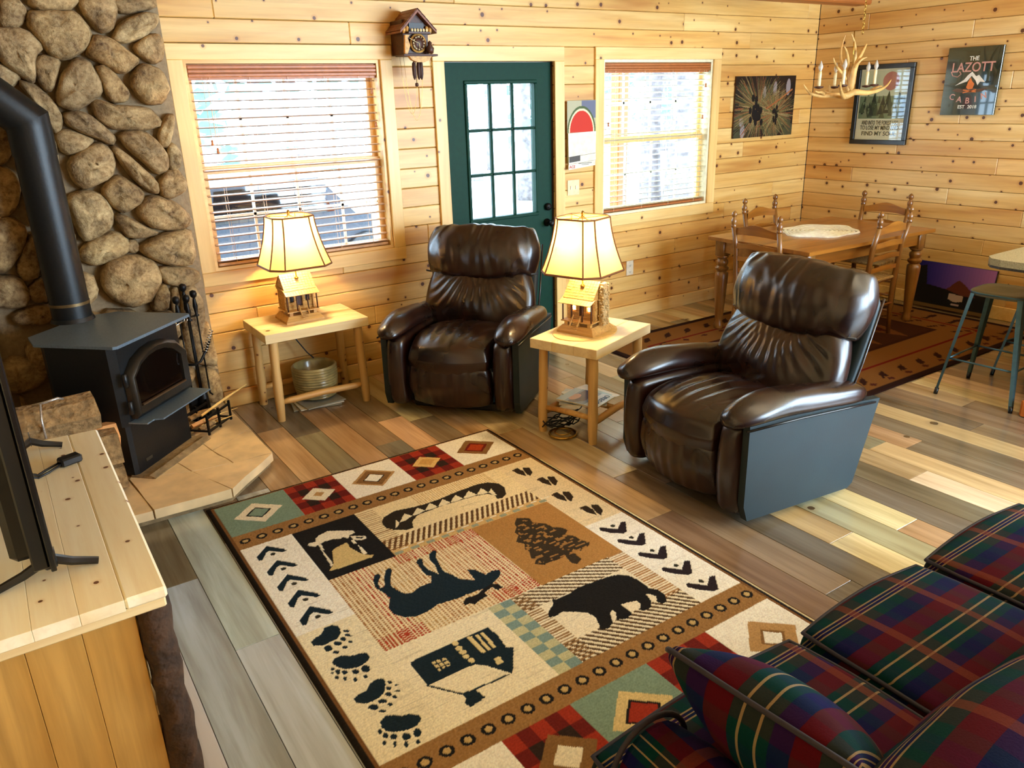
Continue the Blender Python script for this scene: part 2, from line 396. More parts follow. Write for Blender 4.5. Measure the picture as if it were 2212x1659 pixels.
def stone():
    mt, nt, b = newmat('river_stone'); oi = N(nt, 'ShaderNodeObjectInfo'); co_ = coords(nt)
    a = noisen(nt, co_, 7, 6, .65, .4); d = noisen(nt, co_, 42, 5, .7)
    c = ramp(nt, a, [(.34, lin((84, 58, 30))), (.5, lin((158, 128, 84))), (.66, lin((214, 186, 138)))])
    c = mix(nt, .3, c, ramp(nt, d, [(.38, lin((92, 62, 30))), (.58, lin((226, 200, 156)))]), 'MIX')
    L(nt, mix(nt, .8, c, oi.outputs['Color'], 'MULTIPLY'), b.inputs['Base Color']); b.inputs['Roughness'].default_value = .8
    bump(nt, b, val(nt, 'ADD', val(nt, 'MULTIPLY', a, 1.6), d), .6, .014); return mt
STONE = stone()
FLAG = plain('sandstone_flag', (230, 202, 156), .36, var=.2, nscale=7, bmp=.5, bd=.006)
FLAGE = plain('sandstone_edge', (140, 118, 84), .8, var=.3, nscale=24, bmp=1, bd=.01)
def plaid():
    mt, nt, b = newmat('tartan_cloth'); t = N(nt, 'ShaderNodeTexCoord'); a = N(nt, 'ShaderNodeAttribute'); a.attribute_name = 'weave'
    s = N(nt, 'ShaderNodeSeparateXYZ'); L(nt, a.outputs['Vector'], s.inputs[0])
    def band(src, per, stops):
        f = val(nt, 'FRACT', val(nt, 'DIVIDE', src, per)); return ramp(nt, f, stops, 'CONSTANT')
    nv, gr, bu, br, cr, pu = [lin(c) for c in ((9, 11, 58), (0, 40, 38), (68, 3, 14), (100, 46, 30), (134, 114, 82), (50, 9, 64))]
    A = band(s.outputs[0], .225, [(0, br), (.12, bu), (.30, gr), (.42, nv), (.52, pu), (.535, nv), (.62, gr), (.78, bu), (.93, bu)])
    B = band(s.outputs[1], .36, [(0, bu), (.13, nv), (.24, gr), (.30, cr), (.315, gr), (.40, cr), (.415, gr), (.47, bu), (.62, nv), (.74, gr), (.83, cr), (.84, nv), (.86, cr), (.87, nv), (.89, cr), (.90, gr)])
    ff = val(nt, 'FRACT', val(nt, 'DIVIDE', s.outputs[0], .225)); isbr = val(nt, 'LESS_THAN', ff, .12)
    c = mix(nt, .78, A, B); c = mix(nt, val(nt, 'MULTIPLY', isbr, .55), c, br)
    n = noisen(nt, coords(nt), 260, 2); L(nt, mix(nt, .25, c, ramp(nt, n, [(.3, .5), (.7, 1.0)]), 'MULTIPLY'), b.inputs['Base Color'])
    b.inputs['Roughness'].default_value = .85; b.inputs['Specular IOR Level'].default_value = .08
    bump(nt, b, n, .25, .002); return mt
PLAID = plaid(); PIPE = plain('dark_piping', (24, 14, 30), .7)
def weave(o, fn):
    me = o.data; at = me.attributes.new('weave', 'FLOAT_VECTOR', 'POINT')
    at.data.foreach_set('vector', np.array([fn(v.co) for v in me.vertices], np.float32).ravel())
def shade_mat(name, c, tr):
    mt, nt, b = newmat(name); nt.nodes.remove(b)
    d = N(nt, 'ShaderNodeBsdfDiffuse'); d.inputs[0].default_value = (*c, 1); t = N(nt, 'ShaderNodeBsdfTranslucent'); t.inputs[0].default_value = (*c, 1)
    mx = N(nt, 'ShaderNodeMixShader'); mx.inputs[0].default_value = tr; L(nt, d.outputs[0], mx.inputs[1]); L(nt, t.outputs[0], mx.inputs[2]); L(nt, mx.outputs[0], nt.nodes['Material Output'].inputs[0]); return mt
SHADE = shade_mat('lamp_shade_cloth', (.88, .60, .22), .6); BIND = plain('shade_binding', (122, 74, 36), .7, bmp=0)
def emis(name, c, s):
    mt, nt, b = newmat(name); b.inputs['Base Color'].default_value = (*c, 1); b.inputs['Emission Color'].default_value = (*c, 1); b.inputs['Emission Strength'].default_value = s; return mt
BULB = emis('lit_bulb', (1, .8, .45), 12); LITWIN = emis('lit_cabin_window', (1, .5, .15), 4)
def tintglass():
    mt, nt, b = newmat('candle_bulb_glass'); b.inputs['Base Color'].default_value = (1, .95, .85, 1); b.inputs['Roughness'].default_value = .05; b.inputs['Transmission Weight'].default_value = .6; return mt
CBULB = tintglass()
# ------------------------------------------------------------------ floor of loose-laid planks
XL, XR, YF, ZC = -1.62, 5.456, -7.1, 2.72
floor = MB().box(((XL+XR)/2, YF/2, -.06), (XR-XL+.4, -YF+.4, .1)).build('floor', plain('subfloor', (120, 96, 68), .8), None); tag(floor, kind='structure')
tones = [(164, 128, 80), (118, 90, 54), (206, 180, 132), (112, 104, 74), (74, 60, 38), (190, 156, 104), (160, 150, 120), (124, 100, 64), (228, 212, 172), (136, 110, 70), (88, 76, 52)]
pale = [(190, 212, 240), (176, 196, 222), (214, 222, 232), (166, 188, 216)]  # left-hand floor planks: cool daylight cast painted into their tones
def plank_mesh(w_, ln, th=.01):
    return MB().box((0, 0, -th/2), (w_-.0022, ln-.0022, th), bev=.0012).build('plank', FLOORW, None)
pmeshes = {}
PW = .1612; k0 = int(math.floor((XL+.808)/PW))
npl = 0
for k in range(k0, int((XR+.808)/PW)+1):
    x0 = -.808+k*PW; x1 = x0+PW
    x0c, x1c = max(x0, XL), min(x1, XR)
    if x1c-x0c < .02: continue
    y = 0.0; cut = (0.35+.47*((k*7) % 5)+.13*((k*3) % 4)) % 1.22
    if k == 0: cut = 2.441 % 1.22
    if k == 16: cut = 3.343 % 1.22
    ystop = -4.2 if x0 < .3 else -5.6 if x0 > 1.2 else -4.4
    seg = [0.0, -cut if cut > .2 else -(cut+1.22)]
    while seg[-1] > ystop: seg.append(seg[-1]-1.22)
    for a, b_ in zip(seg[:-1], seg[1:]):
        key = (round(x1c-x0c, 4), round(a-b_, 3))
        if key not in pmeshes:
            o = plank_mesh(*key); pmeshes[key] = o.data
        else:
            o = bpy.data.objects.new('plank', pmeshes[key]); COL.objects.link(o)
        o.parent = floor; o.location = ((x0c+x1c)/2, (a+b_)/2, 0)
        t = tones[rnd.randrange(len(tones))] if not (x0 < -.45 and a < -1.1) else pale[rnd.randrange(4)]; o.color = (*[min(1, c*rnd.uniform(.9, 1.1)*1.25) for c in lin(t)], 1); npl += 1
bf = MB().box(((XL+XR)/2, (YF-5.0)/2+.0, -.006), (XR-XL, 3.0+.0, .01)); 
# ------------------------------------------------------------------ board walls
PZ = .1275; Z0 = 2.147-16*PZ
def board(parent, L0, L1, z0, z1, tone, thick=.018):
    mb = MB().box((0, 0, 0), (L1-L0-.001, thick, z1-z0-.0025), bev=.0055)
    o = mb.build('board', PINE, parent); o.color = (*tone, 1); return o
def tone_():
    r_ = rnd.random()
    base = (1.0, .98, .93) if r_ < .6 else (.98, .90, .76) if r_ < .88 else (.88, .72, .52)
    q = rnd.uniform(.9, 1.05); return tuple(min(1, c*q) for c in base)
def wall_boards(parent, place, L0, L1, zt, holes, stag, joints=()):
    z = Z0-PZ; r_ = 0
    rows = []
    while z < zt:
        rows.append((max(z, .0), min(z+PZ, zt))); z += PZ
    for i, (a, b_) in enumerate(rows):
        if b_-a < .02: continue
        cuts = []
        x = L0+stag[i % len(stag)]
        while x < L1: cuts.append(x); x += 3.66
        segs = []; p = L0
        for c in [c for c in cuts if L0+.15 < c < L1-.15]+[L1]: segs.append((p, c)); p = c
        for s0, s1 in segs:
            parts = [(s0, s1)]
            for (h0, h1, hz0, hz1) in holes:
                if b_-.02 > hz0 and a+.02 < hz1:
                    nn = []
                    for q0, q1 in parts:
                        if h1 <= q0 or h0 >= q1: nn.append((q0, q1)); continue
                        if h0 > q0: nn.append((q0, h0))
                        if h1 < q1: nn.append((h1, q1))
                    parts = nn
            for q0, q1 in parts:
                if q1-q0 > .03: place(board(parent, q0, q1, a, b_, tone_()), (q0+q1)/2, (a+b_)/2)
W1 = (-.126, 1.064, .872, 2.06); W2 = (2.908, 4.099, .890, 2.063); D1 = (1.5275, 2.441, 0.0, 2.05)
def slabwall(name, holes, L0, L1, z1, place, thick=.12, mat=None):
    """plain backing wall with openings"""
    xs = sorted({L0, L1, *[h[0] for h in holes], *[h[1] for h in holes]}); zs = sorted({0, z1, *[h[2] for h in holes], *[h[3] for h in holes]})
    mb = MB()
    for i in range(len(xs)-1):
        for j in range(len(zs)-1):
            cx, cz = (xs[i]+xs[i+1])/2, (zs[j]+zs[j+1])/2
            if any(h[0] < cx < h[1] and h[2] < cz < h[3] for h in holes): continue
            c, d = place(cx, cz, xs[i+1]-xs[i], zs[j+1]-zs[j], thick); mb.box(c, d)
    o = mb.build(name, mat or WALLB); tag(o, kind='structure'); return o
WALLB = plain('wall_backing', (70, 44, 22), .9)
PWALL = plain('pine_wall_plain', (224, 186, 126), .6)
wb = slabwall('wall_back', [W1, W2, D1], XL, XR+.15, ZC+.1, lambda x, z, a, b, t: ((x, .018+t/2, z), (a, t, b)))
wall_boards(wb, lambda o, l, z: setattr(o, 'location', (l, .009, z)), -.215, XR, 2.62, [W1, W2, D1], [1.55, .62, 2.1, 1.1, .3, 1.85, .9])
wr = slabwall('wall_right', [], -7.1, 0.0, ZC+.1, lambda y, z, a, b, t: ((XR+.018+t/2, y, z), (t, a, b)))
def pr(o, l, z): o.color = (o.color[0]*1.02, o.color[1]*1.08, o.color[2]*1.32, 1); o.location = (XR+.009, -l, z); o.rotation_euler = (0, 0, R(-90))  # creamier tint paints the brighter light of this wall into its boards
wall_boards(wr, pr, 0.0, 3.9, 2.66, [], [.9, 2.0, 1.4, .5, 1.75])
wl = slabwall('wall_left', [], -7.1, 0.0, ZC+.1, lambda y, z, a, b, t: ((XL-t/2, y, z), (t, a, b)), mat=PWALL)
wf = slabwall('wall_front', [(2.1, 4.9, .3, 2.35)], XL, XR, ZC+.1, lambda x, z, a, b, t: ((x, -7.12-t/2, z), (a, t, b)), mat=PWALL)
cl = MB().box(((XL+XR)/2, -3.55, ZC+.05), (XR-XL+.3, 7.3, .1)).build('ceiling', PWALL); tag(cl, kind='structure')
bm_ = MB().box((2.6, -.95, 2.555), (4.3, .14, .2), bev=.01).build('ceiling_beam', wood('beam_wood', (190, 118, 50), (170, 96, 36), (120, 60, 20), knots=.2)); tag(bm_, kind='structure')
# where the measured end of the beam is
pe = ray(1884, 10, 1, -1.02)
bm_.location = (pe[0]-4.75, 0, pe[2]-2.455)
def bb(name, c, d):
    o = MB().box(c, d, bev=.006).build(name, TRIM); return tag(o, kind='structure')
bb('baseboard_back', ((1.44-.2)/2, -.009, .055), (1.64, .018, .11)); 
b2 = bb('baseboard_back', ((2.527+XR)/2, -.009, .055), (XR-2.527, .018, .11))
br_ = MB().box((XR-.009, -1.95, .055), (.018, 3.9, .11), bev=.006).build('baseboard_right', TRIM); tag(br_, kind='structure')
# ------------------------------------------------------------------ windows and the door
def casing(parent, x0, x1, z0, z1, wd_, wu, door=False, name='casing'):
    t = .019; y = -t/2
    MB().box(((x0+x1)/2, y, z1+wu/2), (x1-x0+2*wd_, t, wu), bev=.003).build(name, TRIM, parent)
    lo = 0 if door else z0
    for s, xx in ((-1, x0-wd_/2), (1, x1+wd_/2)): MB().box((xx, y, (lo+z1)/2), (wd_, t, z1-lo), bev=.003).build(name, TRIMV, parent)
    if not door: MB().box(((x0+x1)/2, y, z0-wu/2), (x1-x0+2*wd_, t, wu), bev=.003).build(name, TRIM, parent)
def window(n, W, trimw, jamb):
    x0, x1, z0, z1 = W; o = empty('window_%d' % n, ((x0+x1)/2, 0, z0), kind='structure'); inv = (-(x0+x1)/2, 0, -z0)
    g = MB(); hold = empty('frame', inv, parent=o)
    d = .135
    fr = MB(); tt = .02
    fr.box(((x0+x1)/2, d/2-.0, z1-tt/2), (x1-x0, d, tt)).box(((x0+x1)/2, d/2, z0+tt/2), (x1-x0, d, tt)).box((x0+tt/2, d/2, (z0+z1)/2), (tt, d, z1-z0-2*tt-.0005)).box((x1-tt/2, d/2, (z0+z1)/2), (tt, d, z1-z0-2*tt-.0005))
    fr.build('jamb', jamb, o, loc=inv)
    def P(name, mb, mt): mb.build(name, mt, o, loc=inv)
    bpy.data.objects.remove(hold)
    for nm, c, s in [(0, ((x0+x1)/2, -.0095, z1+trimw/2), (x1-x0+2*trimw, .019, trimw)), (0, ((x0+x1)/2, -.0095, z0-trimw/2), (x1-x0+2*trimw, .019, trimw)),
                     (1, (x0-trimw/2, -.0095, (z0+z1)/2), (trimw, .019, z1-z0)), (1, (x1+trimw/2, -.0095, (z0+z1)/2), (trimw, .019, z1-z0))]:
        P('casing', MB().box(c, s, bev=.003), TRIMV if nm else TRIM)
    zm = (z0+z1)/2-.01
    for (a, b_, yy) in ((zm-.015, z1-.021, .112), (z0+.021, zm+.015, .08)):
        s = MB(); w_ = .038; xa, xb = x0+.02, x1-.02
        s.box(((xa+xb)/2, yy, b_-w_/2), (xb-xa-2*w_-.0005, .029, w_)).box(((xa+xb)/2, yy, a+w_/2), (xb-xa-2*w_-.0005, .029, w_)).box((xa+w_/2, yy, (a+b_)/2), (w_, .03, b_-a)).box((xb-w_/2, yy, (a+b_)/2), (w_, .03, b_-a))
        P('sash', s, SASHW)
        for i in (1, 2, 3): P('muntin', MB().box((xa+(xb-xa)*i/4, yy, (a+b_)/2), (.016, .012, b_-a-.07)), MUNT)
        P('muntin', MB().box(((xa+xb)/2, yy, (a+b_)/2), (xb-xa-.07, .012, .016)), MUNT)
        P('pane', MB().box(((xa+xb)/2, yy, (a+b_)/2), (xb-xa-.07, .004, b_-a-.07)), GLASS)
    return o
window(1, W1, .0835, TRIM); window(2, W2, .086, plain('pale_jamb', (236, 226, 190), .4))
dr = empty('door_1', ((D1[0]+D1[1])/2, 0, 0), kind='structure'); inv = (-(D1[0]+D1[1])/2, 0, 0)
for c, s, t in [(((D1[0]+D1[1])/2, -.0095, 2.05+.0485), (D1[1]-D1[0]+.176, .019, .097), TRIM), ((D1[0]-.044, -.0095, 1.025), (.088, .019, 2.05), TRIMV), ((D1[1]+.044, -.0095, 1.025), (.088, .019, 2.05), TRIMV)]:
    MB().box(c, s, bev=.003).build('casing', t, dr, loc=inv)
gx0, gz0 = onback(1009, 183, .03); gx1, gz1 = onback(1153, 470, .03); _, gzt = onback(1009, 183, .03); _, gzb = onback(1018, 471, .03)
gx0, gx1, gz0, gz1 = 1.725, 2.265, .985, 1.875
gx0 = onback(1008, 183, .03)[0]; gx1 = onback(1153, 183, .03)[0]; gz1 = onback(1080, 181, .03)[1]; gz0 = onback(1085, 467, .03)[1]
mb = MB()
xs = [D1[0]+.004, gx0, gx1, D1[1]-.004]; zs = [.012, gz0, gz1, 2.045]
for i in range(3):
    for j in range(3):
        if (i, j) != (1, 1): mb.box(((xs[i]+xs[i+1])/2, .055, (zs[j]+zs[j+1])/2), (xs[i+1]-xs[i], .045, zs[j+1]-zs[j]))
mb.build('door_leaf', GREEN, dr, loc=inv)
MB().box(((gx0+gx1)/2, .03, gz1+.012), (gx1-gx0+.05, .02, .024), bev=.006).box(((gx0+gx1)/2, .03, gz0-.012), (gx1-gx0+.05, .02, .024), bev=.006).box((gx0-.012, .03, (gz0+gz1)/2), (.024, .02, gz1-gz0), bev=.006).box((gx1+.012, .03, (gz0+gz1)/2), (.024, .02, gz1-gz0), bev=.006).build('glazing_bead', GREEN, dr, loc=inv)
for px in range(2): MB().box((gx0+(gx1-gx0)*(px+1)/3, .04, (gz0+gz1)/2), (.02, .03, gz1-gz0), bev=.005).build('muntin', GREEN, dr, loc=inv)
for pz in range(2): MB().box(((gx0+gx1)/2, .04, gz0+(gz1-gz0)*(pz+1)/3), (gx1-gx0, .03, .02), bev=.005).build('muntin', GREEN, dr, loc=inv)
for i in range(3):
    for j in range(3):
        a, b_ = gx0+(gx1-gx0)*(i+.5)/3, gz0+(gz1-gz0)*(j+.5)/3
        MB().box((a, .06, b_), ((gx1-gx0)/3-.01, .004, (gz1-gz0)/3-.01)).build('pane', GLASS, dr, loc=inv)
for sx, zz in ((-1, .5), (1, .5)):
    cx = (D1[0]+D1[1])/2+sx*.2
    MB().box((cx, .029, zz), (.27, .012, .5), bev=.005).box((cx, .024, zz), (.2, .01, .42), bev=.004).build('door_panel', GREEN, dr, loc=inv)
kx, kz = onback(1186, 481, 0)
MB().lathe([(.028, .03), (.03, .02), (.012, .012), (.01, -.02), (.024, -.03), (.028, -.045), (.02, -.058), (0.002, -.06)], (kx, 0, kz), 14, axis='Y').build('door_knob', IRON, dr, True, loc=inv)
kx, kz = onback(1187, 447, 0)
MB().lathe([(.028, .03), (.028, .01), (.022, .0), (.002, -.002)], (kx, 0, kz), 14, axis='Y').box((kx, -.008, kz), (.03, .012, .008), bev=.002).build('deadbolt', IRON, dr, True, loc=inv)
# blinds: every slat its own piece
def blind(W, nsl, label, cat, tilt, lines, val_h, depthy, slat_mat, ang0, fall=None):
    x0, x1, z0, z1 = W; xm = (x0+x1)/2; o = empty('window_blind', (xm, .04, z1-.05), label=label, cat=cat, group='window blinds'); iv = (-xm, -.04, -(z1-.05))
    hr = MB(); h = val_h
    for i in range(3): hr.box((xm, .012, z1-.03-(h-.02)*(i+.4)/3), (x1-x0-.045, .02, (h-.02)/3.4), bev=.004)
    hr.box((xm, .045, z1-.022-h/2), (x1-x0-.046, .045, h-.004)); hr.build('head_rail', VALAN, o, loc=iv)
    zt, zb = z1-h-.035, z0+.055; L_ = x1-x0-.06
    me = None
    for i in range(nsl):
        z = zt+(zb-zt)*i/(nsl-1)
        if me is None:
            mb = MB(); n = 4; dd = .048
            P = [[(sx*L_/2, (j/n-.5)*dd, .0035*(1-(2*j/n-1)**2)) for j in range(n+1)] for sx in (-1, 1)]; mb.grid(P)
            P2 = [[(p[0], p[1], p[2]-.0045) for p in r_] for r_ in P]; mb.grid(P2)
            s = mb.build('slat', slat_mat, o, fix=False); me = s.data
        else:
            s = bpy.data.objects.new('slat', me); COL.objects.link(s); s.parent = o
        s.location = (0, 0, z-(z1-.05)); s.rotation_euler = (R(tilt), R(ang0*(i/nsl)), 0)
    MB().box((xm, .04, z0+.033), (L_, .05, .018), bev=.004).build('bottom_rail', VALAN if lines == 4 else slat_mat, o, loc=iv)
    for k in range(lines):
        xx = x0+.14+(x1-x0-.28)*k/(lines-1)
        mb = MB()
        for yy in (.014, .066): mb.box((xx, yy, (z1-.06+z0+.03)/2), (.0022, .0012, z1-z0-.09))
        mb.build('ladder_cord', slat_mat, o, loc=iv)
    for xx, zz in fall:
        MB().tube([(xx, .008, z1-h), (xx+.003, .006, zz+.03)], .0012, 4).build('lift_cord', slat_mat, o, loc=iv)
        MB().lathe([(.004, .03), (.008, .022), (.006, .012), (.010, 0), (.002, -.002)], (xx+.003, .006, zz), 8).build('tassel', VALAN, o, True, loc=iv)
blind(W1, 22, 'wooden blind with open slats in the larger window beside the stone chimney', 'blind', 3, 5, .085, 0, BLIND, 0, [(-.03, 1.60), (-.005, 1.555), (1.0, 1.86), (1.01, 1.66)])
blind(W2, 24, 'pale wooden blind with thin open slats in the window between door and square photo', 'blind', -9, 4, .075, 0, plain('cream_slat', (240, 232, 206), .4, bmp=.05), 0, [(2.97, 1.58), (4.03, 1.85), (4.01, 1.6)])
# ------------------------------------------------------------------ outside
gnd = MB().box((3, 16, -.55), (60, 31, .1)).build('ground', plain('pale_gravel_ground', (236, 236, 232), .95, var=.1, nscale=2)); tag(gnd, kind='structure')
TRUNK = plain('tree_bark', (112, 102, 100), .95, var=.4, nscale=9, bmp=1, bd=.03); NEED = plain('tree_needles', (96, 124, 112), .9, var=.3, nscale=4)
def tree(px, y, r_, h, label, crown=True):
    x = ray(px, 250, 1, y)[0]; t = empty('pine_tree', (x, y, -.5), label=label, cat='tree', group='pine trees outside')
    mb = MB(); n = 9; mb.tube([(math.sin(i*1.7+px)*.03, math.cos(i*2.1+px)*.03, h*i/n) for i in range(n+1)], [r_*(1.25 if i == 0 else 1-.07*i) for i in range(n+1)], 10)
    mb.build('trunk', TRUNK, t, True)
    if crown:
        q = random.Random(int(px)); mb = MB()
        for i in range(420):
            a = q.uniform(0, 6.28); z = q.uniform(1.3, h); rr = (h-z)*.16+q.uniform(.2, 1.0)
            c = Vector((math.cos(a)*rr, math.sin(a)*rr, z)); d = Vector((q.uniform(-.28, .28), q.uniform(-.28, .28), q.uniform(-.12, .06)))
            e = Vector((q.uniform(-.1, .1), q.uniform(-.1, .1), q.uniform(.03, .14)))
            mb.add([c-d, c+e, c+d, c-e*.6], [(0, 1, 2), (0, 2, 3)])
        mb.build('crown', NEED, t, fix=False)
tree(1410, 5.2, .19, 9, 'stout pine trunk seen through the left half of the second window', False)
tree(1475, 4.6, .26, 9, 'thick bark pine trunk seen at the right side of the second window', False)
tree(1133, 11, .2, 9, 'dark trunk seen in the right panes of the green door')
tree(1060, 19, .16, 10, 'slim distant pine behind the middle panes of the green door')
tree(1025, 16, .16, 10, 'thin distant pine behind the left panes of the green door')
tree(628, 9, .2, 9, 'dark trunk behind the middle of the large blind')
tree(560, 15, .2, 10, 'distant leafy pine behind the left half of the large blind')
tree(700, 24, .2, 10, 'distant pine behind the right half of the large blind')
tree(1350, 17, .18, 10, 'distant pine seen between porch post and first trunk')
tree(1440, 21, .2, 11, 'faint distant pine between the two bark trunks')
def post(px, y, wd, c, label):
    x = ray(px, 300, 1, y)[0]; o = MB().box((0, 0, 1.55), (wd, wd, 3.2), bev=.01).box((0, 0, .05), (wd*1.35, wd*1.35, .12), bev=.01).build('porch_post', plain('post_paint_%d' % px, c, .5), loc=(x, y, -.5)); tag(o, label, 'post', 'porch posts')
post(1337, 1.9, .14, (226, 92, 28), 'orange stained porch post seen through the second window')
post(806, 1.9, .12, (150, 140, 128), 'grey porch post seen at the right edge of the large blind')
dk = MB()
for i in range(14): dk.box((2.2, .32+i*.145, -.12), (9.5, .138, .03), bev=.003)
dk = dk.build('porch_deck', plain('weathered_deck', (222, 220, 214), .7)); tag(dk, kind='structure')
def vehicle(px, y, lab, s=1):
    x = ray(px, 430, 1, y)[0]; t = empty('parked_truck', (x, y, -.5), R(8), lab, 'vehicle'); c = plain('truck_paint', (56, 60, 68), .3, .2, bmp=0)
    MB().prism([(-2.3*s, .35), (2.2*s, .35), (2.3*s, .8), (1.3*s, .95), (.8*s, 1.45), (-.7*s, 1.45), (-1.0*s, .98), (-2.3*s, .98)], -.85, .85, 'Y').build('body', c, t)
    for sx in (-1.4*s, 1.4*s):
        for sy in (-.86, .86): MB().lathe([(.05, -.1), (.34, -.1), (.36, 0), (.34, .1), (.05, .1)], (sx, sy, .35), 16, axis='Y').build('wheel', DARKP, t, True)
    MB().prism([(-.62*s, 1.02), (.98*s, 1.02), (.72*s, 1.4), (-.55*s, 1.4)], -.865, .865, 'Y').build('side_glass', SCREEN, t)
vehicle(500, 5.6, 'dark blue vehicle parked outside, seen through the lower large blind')
# ------------------------------------------------------------------ river stone chimney
YS = -.05
ch = MB().box(((XL-.215)/2, -.025+.009, ZC/2), (-.215-XL, .068, ZC)).box((XL+.03, -.75, ZC/2), (.06, 1.5, ZC)).build('wall_stone', MORT); tag(ch, kind='structure')
ZS = 2.37
SP = '''0,0 80,0 130,60 100,130 0,140|145,90 170,60 300,60 380,70 450,160 440,240 330,300 270,290 200,210 150,140|405,0 570,0 590,60 560,150 510,160 450,100 410,40|585,0 765,0 765,40 640,65 600,30|-60,155 130,155 215,250 175,290 175,400 150,415 0,310|180,310 230,290 300,320 290,370 265,450 235,455 190,400|290,480 320,380 380,305 440,320 500,410 510,480 430,540 380,565 330,540 300,530|450,240 490,185 560,200 640,260 700,310 640,365 590,365 500,310 455,290|580,190 620,120 720,75 800,85 790,130 730,190 650,215 600,210|685,240 740,195 800,180 825,220 825,300 780,320 710,280|665,430 690,360 740,335 820,365 855,440 830,520 760,530 700,490|492,360 540,345 600,400 655,470 640,510 570,520 530,450|475,530 520,520 600,545 740,550 800,610 790,645 700,660 560,650 500,600|100,430 170,435 270,520 310,600 305,660 270,670 200,560|330,590 380,570 450,590 530,650 575,700 560,735 480,700 420,680 350,640|290,690 340,665 430,700 470,715 430,760 360,785 310,760|605,700 640,675 730,670 800,730 850,800 850,860 790,885 720,820 640,750|810,680 850,600 885,600 880,660 860,735 820,740|860,760 890,750 920,790 910,850 870,860|350,850 380,790 500,735 560,770 585,850 560,900 440,965 380,930|565,765 600,755 680,820 790,920 800,975 770,980 690,930 620,840|520,980 560,920 620,905 720,980 720,1020 640,1085 570,1050|810,940 850,880 900,870 945,930 930,980 870,1010 830,1000|700,1080 750,1015 800,1005 900,1040 965,1110 950,1150 870,1175 760,1150|350,1010 440,980 520,1010 570,1080 560,1150 480,1220 420,1215 370,1100|585,1110 630,1100 720,1150 810,1190 700,1215 640,1200|710,1270 800,1210 960,1165 990,1280 965,1360 850,1345 760,1310|410,1290 470,1220 590,1190 650,1240 640,1290 500,1355 430,1330|640,1240 690,1230 705,1270 680,1290 645,1270|520,1400 560,1330 680,1305 780,1340 820,1420 780,1520 690,1565 590,1530 530,1470|820,1370 900,1365 1000,1385 1005,1430 960,1460 860,1450 825,1410|780,1550 800,1480 840,1460 865,1510 850,1575 790,1580|872,1500 900,1480 915,1530 905,1590 880,1580|-60,620 40,660 60,760 20,830 -60,830|-60,855 60,880 100,960 80,1050 30,1100 -60,1090|-60,1130 60,1120 130,1180 120,1260 40,1380 -60,1390|85,1370 120,1260 190,1200 200,1400 130,1425|-60,1410 100,1420 150,1500 120,1570 -60,1560|145,1480 200,1430 240,1430 245,1530 180,1540|80,1600 200,1560 260,1570 250,1650 90,1650|110,700 270,700 290,860 150,880|150,930 320,930 330,1100 190,1150|225,1180 370,1180 390,1330 240,1400|300,1420 460,1400 500,1500 420,1580 300,1560|925,1480 985,1475 1035,1560 1040,1700 1000,1750 940,1700|-60,-120 120,-130 110,-20 -60,-20|150,-130 380,-120 390,40 160,50|420,-150 760,-130 750,-20 430,-20|520,1590 700,1590 720,1700 560,1720|740,1600 900,1600 920,1720 780,1760'''
polys = [[tuple((float(a)/2.37, float(b)/2.37)) for a, b in (p.split(',') for p in s.split(' '))] for s in SP.split('|')]
ZR = '60,510 200,480 300,450 330,560 388,760 378,850 260,830 110,800|220,925 370,915 440,1010 462,1130 455,1205 330,1210 270,1100|300,860 385,870 400,900 340,905'
polys += [[(float(a)/4.611+380, float(b)/4.611+600) for a, b in (p.split(',') for p in s.split(' '))] for s in ZR.split('|')]
wpol = [[onback(u, v, YS-.02) for u, v in p] for p in polys]
wpol = [[(min(x, -.222), z) for x, z in p] for p in wpol]
q = random.Random(11)
def stone_obj(poly, i, place=None, parent=ch):
    p = np.array(poly)
    nx = np.roll(p, -1, 0); p = np.stack([p*.8+nx*.2, p*.2+nx*.8], 1).reshape(-1, 2)
    c0_ = p.mean(0); p = c0_+(p-c0_)*(1+.012/max(.03, min(np.ptp(p[:, 0]), np.ptp(p[:, 1]))/2)); p[:, 0] = np.minimum(p[:, 0], -.218) if place is None else p[:, 0]
    c = p.mean(0); sz = min(np.ptp(p[:, 0]), np.ptp(p[:, 1])); H = min(.12, .04+.34*sz); sd = i*3.3
    rings = [(1.0, -.1), (1.01, .3), (.96, .62), (.86, .84), (.68, .96), (.42, 1.0), (.18, 1.03)]
    P = []
    for s, h in rings:
        row = []
        for k, (x, z) in enumerate(p):
            d = np.array([x, z])-c; nn = noise.noise(Vector((x*9+d[0]*s*8, z*9+d[1]*s*8, sd)))
            row.append((c[0]+d[0]*s*(1+.05*nn*(s > .9)), -(H*h*(1+.35*nn)+.0), c[1]+d[1]*s*(1+.05*nn*(s > .9))))
        P.append(row)
    mb = MB().grid(P, wrapv=True)
    mb.f.append(tuple((len(rings)-1)*len(p)+k for k in range(len(p)))); mb.m.append(0)
    if place: mb.v = [place(v) for v in mb.v]
    else: mb.v = [(v[0], YS+v[1], v[2]) for v in mb.v]
    o = mb.build('stone', STONE, parent, True); t = q.uniform(.75, 1.15); wv = q.random()
    o.color = (min(1, t*.92), min(1, t*(.80+.07*wv)), min(1, t*(.60+.2*wv)), 1); return o
for i, p in enumerate(wpol): stone_obj(p, i)
taken = [np.array(p) for p in wpol]
